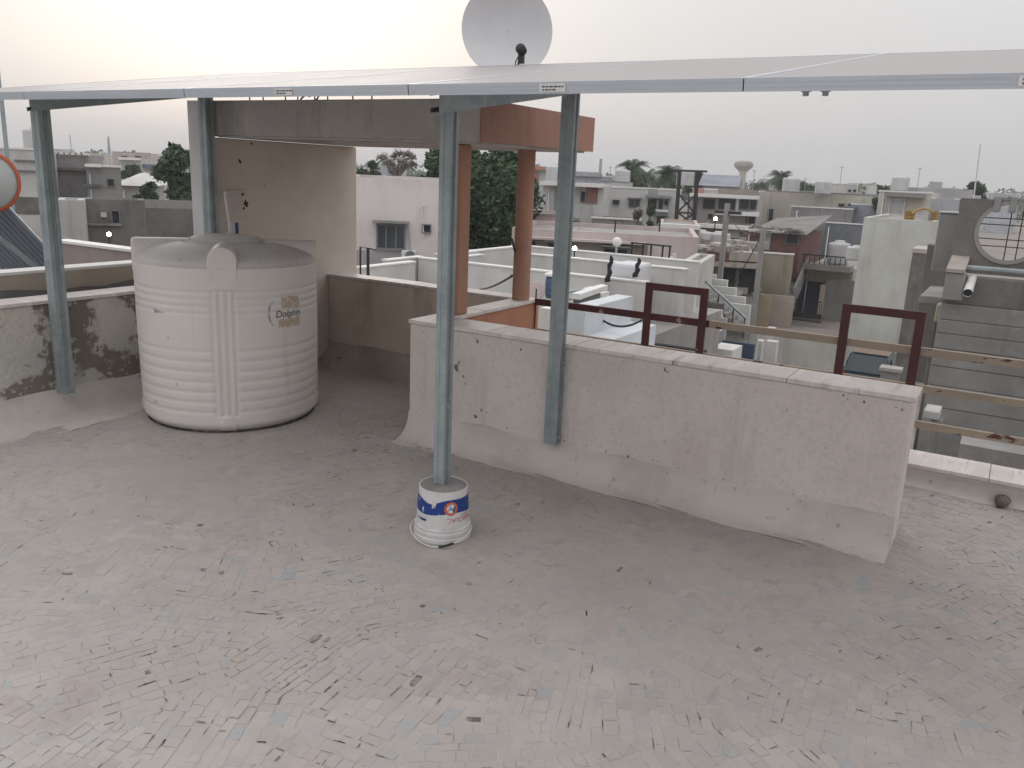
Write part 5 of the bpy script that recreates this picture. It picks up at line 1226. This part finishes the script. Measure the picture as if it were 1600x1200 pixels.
gb('bracket', gu-.35, 1475, 426, 1506, 470, .34, m_slabg); vb_ = onu(1478, 424, gu-.35).y; va_ = onu(1508, 424, gu-.35).y; zb_ = onu(1490, 426, gu-.35).z
MB().prism([(gu-.37, va_, zb_+.002), (gu-.37, vb_, zb_+.002), (gu+.34, vb_, zb_+.14), (gu+.34, va_, zb_+.14)], (0, 0, .05)).build('sloping_shelf', pl(.42, .38, .35, .5), t)
gb('wall_pipe_rail', gu-.05, 1506, 424, 1760, 432, .049, m_galv)
p = onu(1512, 458, gu-.6); MB().tube([p, p+Vector((.62, 0, .16))], .058, 18, False).build('drain_spout', m_pvc, t)
MB().lathe(p+Vector((.03, 0, .008)), [(0, 0), (.052, 0)], 18, axis=(1, 0, .25)).build('spout_mouth', m_opening_shade, t)
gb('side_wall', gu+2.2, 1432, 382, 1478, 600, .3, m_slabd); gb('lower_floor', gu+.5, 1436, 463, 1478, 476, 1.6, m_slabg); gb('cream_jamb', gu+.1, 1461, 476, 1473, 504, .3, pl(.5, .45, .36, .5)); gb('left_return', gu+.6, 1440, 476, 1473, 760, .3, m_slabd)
gb('yard_block', gu-1.5, 1442, 642, 1468, 656, .4, pl(.5, .5, .48, .4)); gb('yard_post', gu-1.45, 1446, 656, 1464, 760, .3, m_slabg)
MB().box(gu-2.6, gu-2.2, va, onu(1500, 700, gu-2.2).y, G, onu(1560, 690, gu-2.2).z).build('low_ledge', m_slabg, t)

# aerial poles and odd roof clutter
ra = random.Random(5)
for (x, y, D, hh, lb) in ((880, 272, 62, 1.5, 'on the pale blue-grey house'), (952, 290, 60, 1.3, 'on the white upper storey left of the palms'), (1176, 296, 55, 1.2, 'on the right end of the balcony house'), (1256, 303, 61, 1.1, 'in the middle of the beige building roof'), (1312, 290, 65, 1.4, 'on the small white roof room'), (1432, 300, 51, 1.4, 'on the long grey sheet roof'), (112, 243, 35, .8, 'on the grey house with roof stubs'), (905, 358, 28, .8, 'on the left part of the pink roof')):
    p = ptD(x, y, D); t = thing('roof_aerial', 'thin aerial pole standing '+lb, 'aerial', p-Vector((0, 0, .5)), 'aerials on the town roofs')
    w = D*.0004; MB().tube([p-Vector((0, 0, .5)), p+Vector((0, 0, hh))], w, 5).build('pole', m_galv, t)
    MB().tube([p+Vector((-.1, -.15, hh*.95)), p+Vector((.1, .2, hh*.95))], w*.7, 4).build('cross_bar', m_galv, t)
for (x, y, D, rr, lb) in ((868, 286, 42, .5, 'small white roof tank on the old white house'), (1070, 290, 50, .5, 'white roof tank behind the steel hoarding frame'), (1235, 300, 61, .6, 'white roof tank left on the beige building'), (1285, 303, 61, .55, 'white roof tank right on the beige building'), (1405, 298, 51, .5, 'white roof tank on the long grey roof'), (972, 286, 61, .55, 'white roof tank left of the tallest palm'), (60, 236, 34, .5, 'white roof tank on the far left house')):
    wtank(lb, x, y, D, rr, rr*1.8, PW_)
m = MB()
def rubble(name, label, x0, y0, x1, y1, z, n, s0, s1, mt):
    m = MB(); a, b, c, d = onz(x0, y0, z), onz(x1, y0, z), onz(x1, y1, z), onz(x0, y1, z)
    for _ in range(n):
        f, g = ra.random(), ra.random(); p = a.lerp(b, f).lerp(d.lerp(c, f), g); q = ra.uniform(s0, s1)
        e = turn((q*ra.uniform(.4, 1.4), 0, 0), ra.uniform(0, 3)); k2 = e.cross(Vector((0, 0, 1)))*ra.uniform(.3, .8)
        m.prism([p+e+k2, p-e+k2, p-e-k2, p+e-k2], (ra.uniform(-.05, .05), 0, q*ra.uniform(.3, 1.2)))
    return m.build(name, mt, label=label, cat='rubble', kind='stuff')
rub = surf('rubble', (.34, .31, .28), island=[(0, (.2, .18, .165)), (.5, (.38, .35, .32)), (1, (.55, .52, .48))])
rubble('rubble', 'rubble and scrap on the old house roof', 1096, 382, 1186, 394, onu(1150, 396, 40).z*0-1.0, 70, .08, .3, rub)
rubble('rubble', 'broken blocks and scrap lying along the street wall', 1160, 492, 1240, 500, G, 50, .06, .22, rub)
rubble('rubble', 'junk heaped in the dark porch yard of the old house', 1125, 440, 1190, 465, -3.6, 60, .08, .35, rub)
rubble('rubble', 'odds and ends on the white terrace floor', 700, 432, 830, 460, -.95, 26, .03, .1, rub)
rubble('rubble', 'scrap lying in the yard under the railing', 1100, 548, 1180, 575, G+1.2, 40, .05, .2, rub)

# ------------------------------------------------------------------ far skyline
cols = [('white', (.58, .58, .57)), ('cream', (.55, .51, .44)), ('pale pink', (.55, .46, .44)), ('pale grey', (.46, .46, .47)), ('pale blue', (.46, .49, .55))]
sky_x = [(100, 'between the masts'), (150, 'above the grey cement houses'), (205, 'behind the pale sloping sheet'), (262, 'beside the leafy tree at left'), (600, 'behind the leafless tree'), (930, 'behind the right steel post'), (1000, 'behind the tall palm'), (1035, 'behind the leaning palm'), (1110, 'behind the hoarding frame'), (1205, 'right of the water tower'), (1262, 'above the beige building'), (1345, 'behind the roof rooms'), (1410, 'behind the white roof house'), (1480, 'left of the leaning mast'), (1570, 'above the grey building edge')]
for k, (x, wh) in enumerate(sky_x):
    cn, c = cols[k % 5]; hor = 269+.0423*(x-800); w = 16+(k*7) % 15; y = hor-2+((k*5) % 9)-3; D = 120+((k*37) % 70)
    house('far_house', 'far hazy %s flat-roofed house %s' % (cn, wh), x-w, x+w, y, D, 9, pl(*c, .3), wins=[(x-w*.5, y+4, x-w*.2, y+8, DK), (x+w*.2, y+4, x+w*.5, y+8, DK)], group='far houses on the skyline')
m = MB(); r2 = random.Random(77); cl = []
for k in range(420):
    x = r2.uniform(-500, 2100); D = r2.uniform(170, 330); y = 269+.0423*(x-800)+r2.uniform(-5, 10); p = ptD(x, y, D); cl.append((p.x, p.y, min(p.z, 4)-1, r2.uniform(1.3, 2.6)))
    cl.append((p.x+r2.uniform(-3, 3), p.y+r2.uniform(-3, 3), min(p.z, 4)-3.5, r2.uniform(2.5, 4)))
leaves(m, cl, 52000, .62, r2=r2).build('far_trees', m_leaf2, label='hazy belt of trees along the far skyline', cat='trees', kind='stuff')
p = ptD(170, 236, 240); t = thing('radio_mast', 'thin lattice radio mast on the hazy left skyline', 'mast', (p.x, p.y, G)); MB().tube([(p.x, p.y, G), ptD(169, 213, 240)], [.9, .25], 4).build('mast', m_galv, t)
p = ptD(938, 268, 150); t = thing('radio_mast', 'short hazy mast on the roofs right of the right steel post', 'mast', (p.x, p.y, G)); MB().tube([(p.x, p.y, G), ptD(939, 248, 150)], [.4, .25], 6).build('mast', m_galv, t)
# hazy evening air
hz = MB().box(-62, 432, -342, 402, G-1.0, 14).build('haze', bpy.data.materials.new('evening haze'), kind='stuff', label='thin evening haze over the town', cat='haze')
hm = hz.data.materials[0]; hm.use_nodes = True; hn = hm.node_tree.nodes; hn.clear()
ho = hn.new('ShaderNodeOutputMaterial'); hv = hn.new('ShaderNodeVolumePrincipled'); hv.inputs['Color'].default_value = (.93, .94, .96, 1); hv.inputs['Density'].default_value = .0011; hv.inputs['Anisotropy'].default_value = .2
hm.node_tree.links.new(hv.outputs[0], ho.inputs['Volume'])
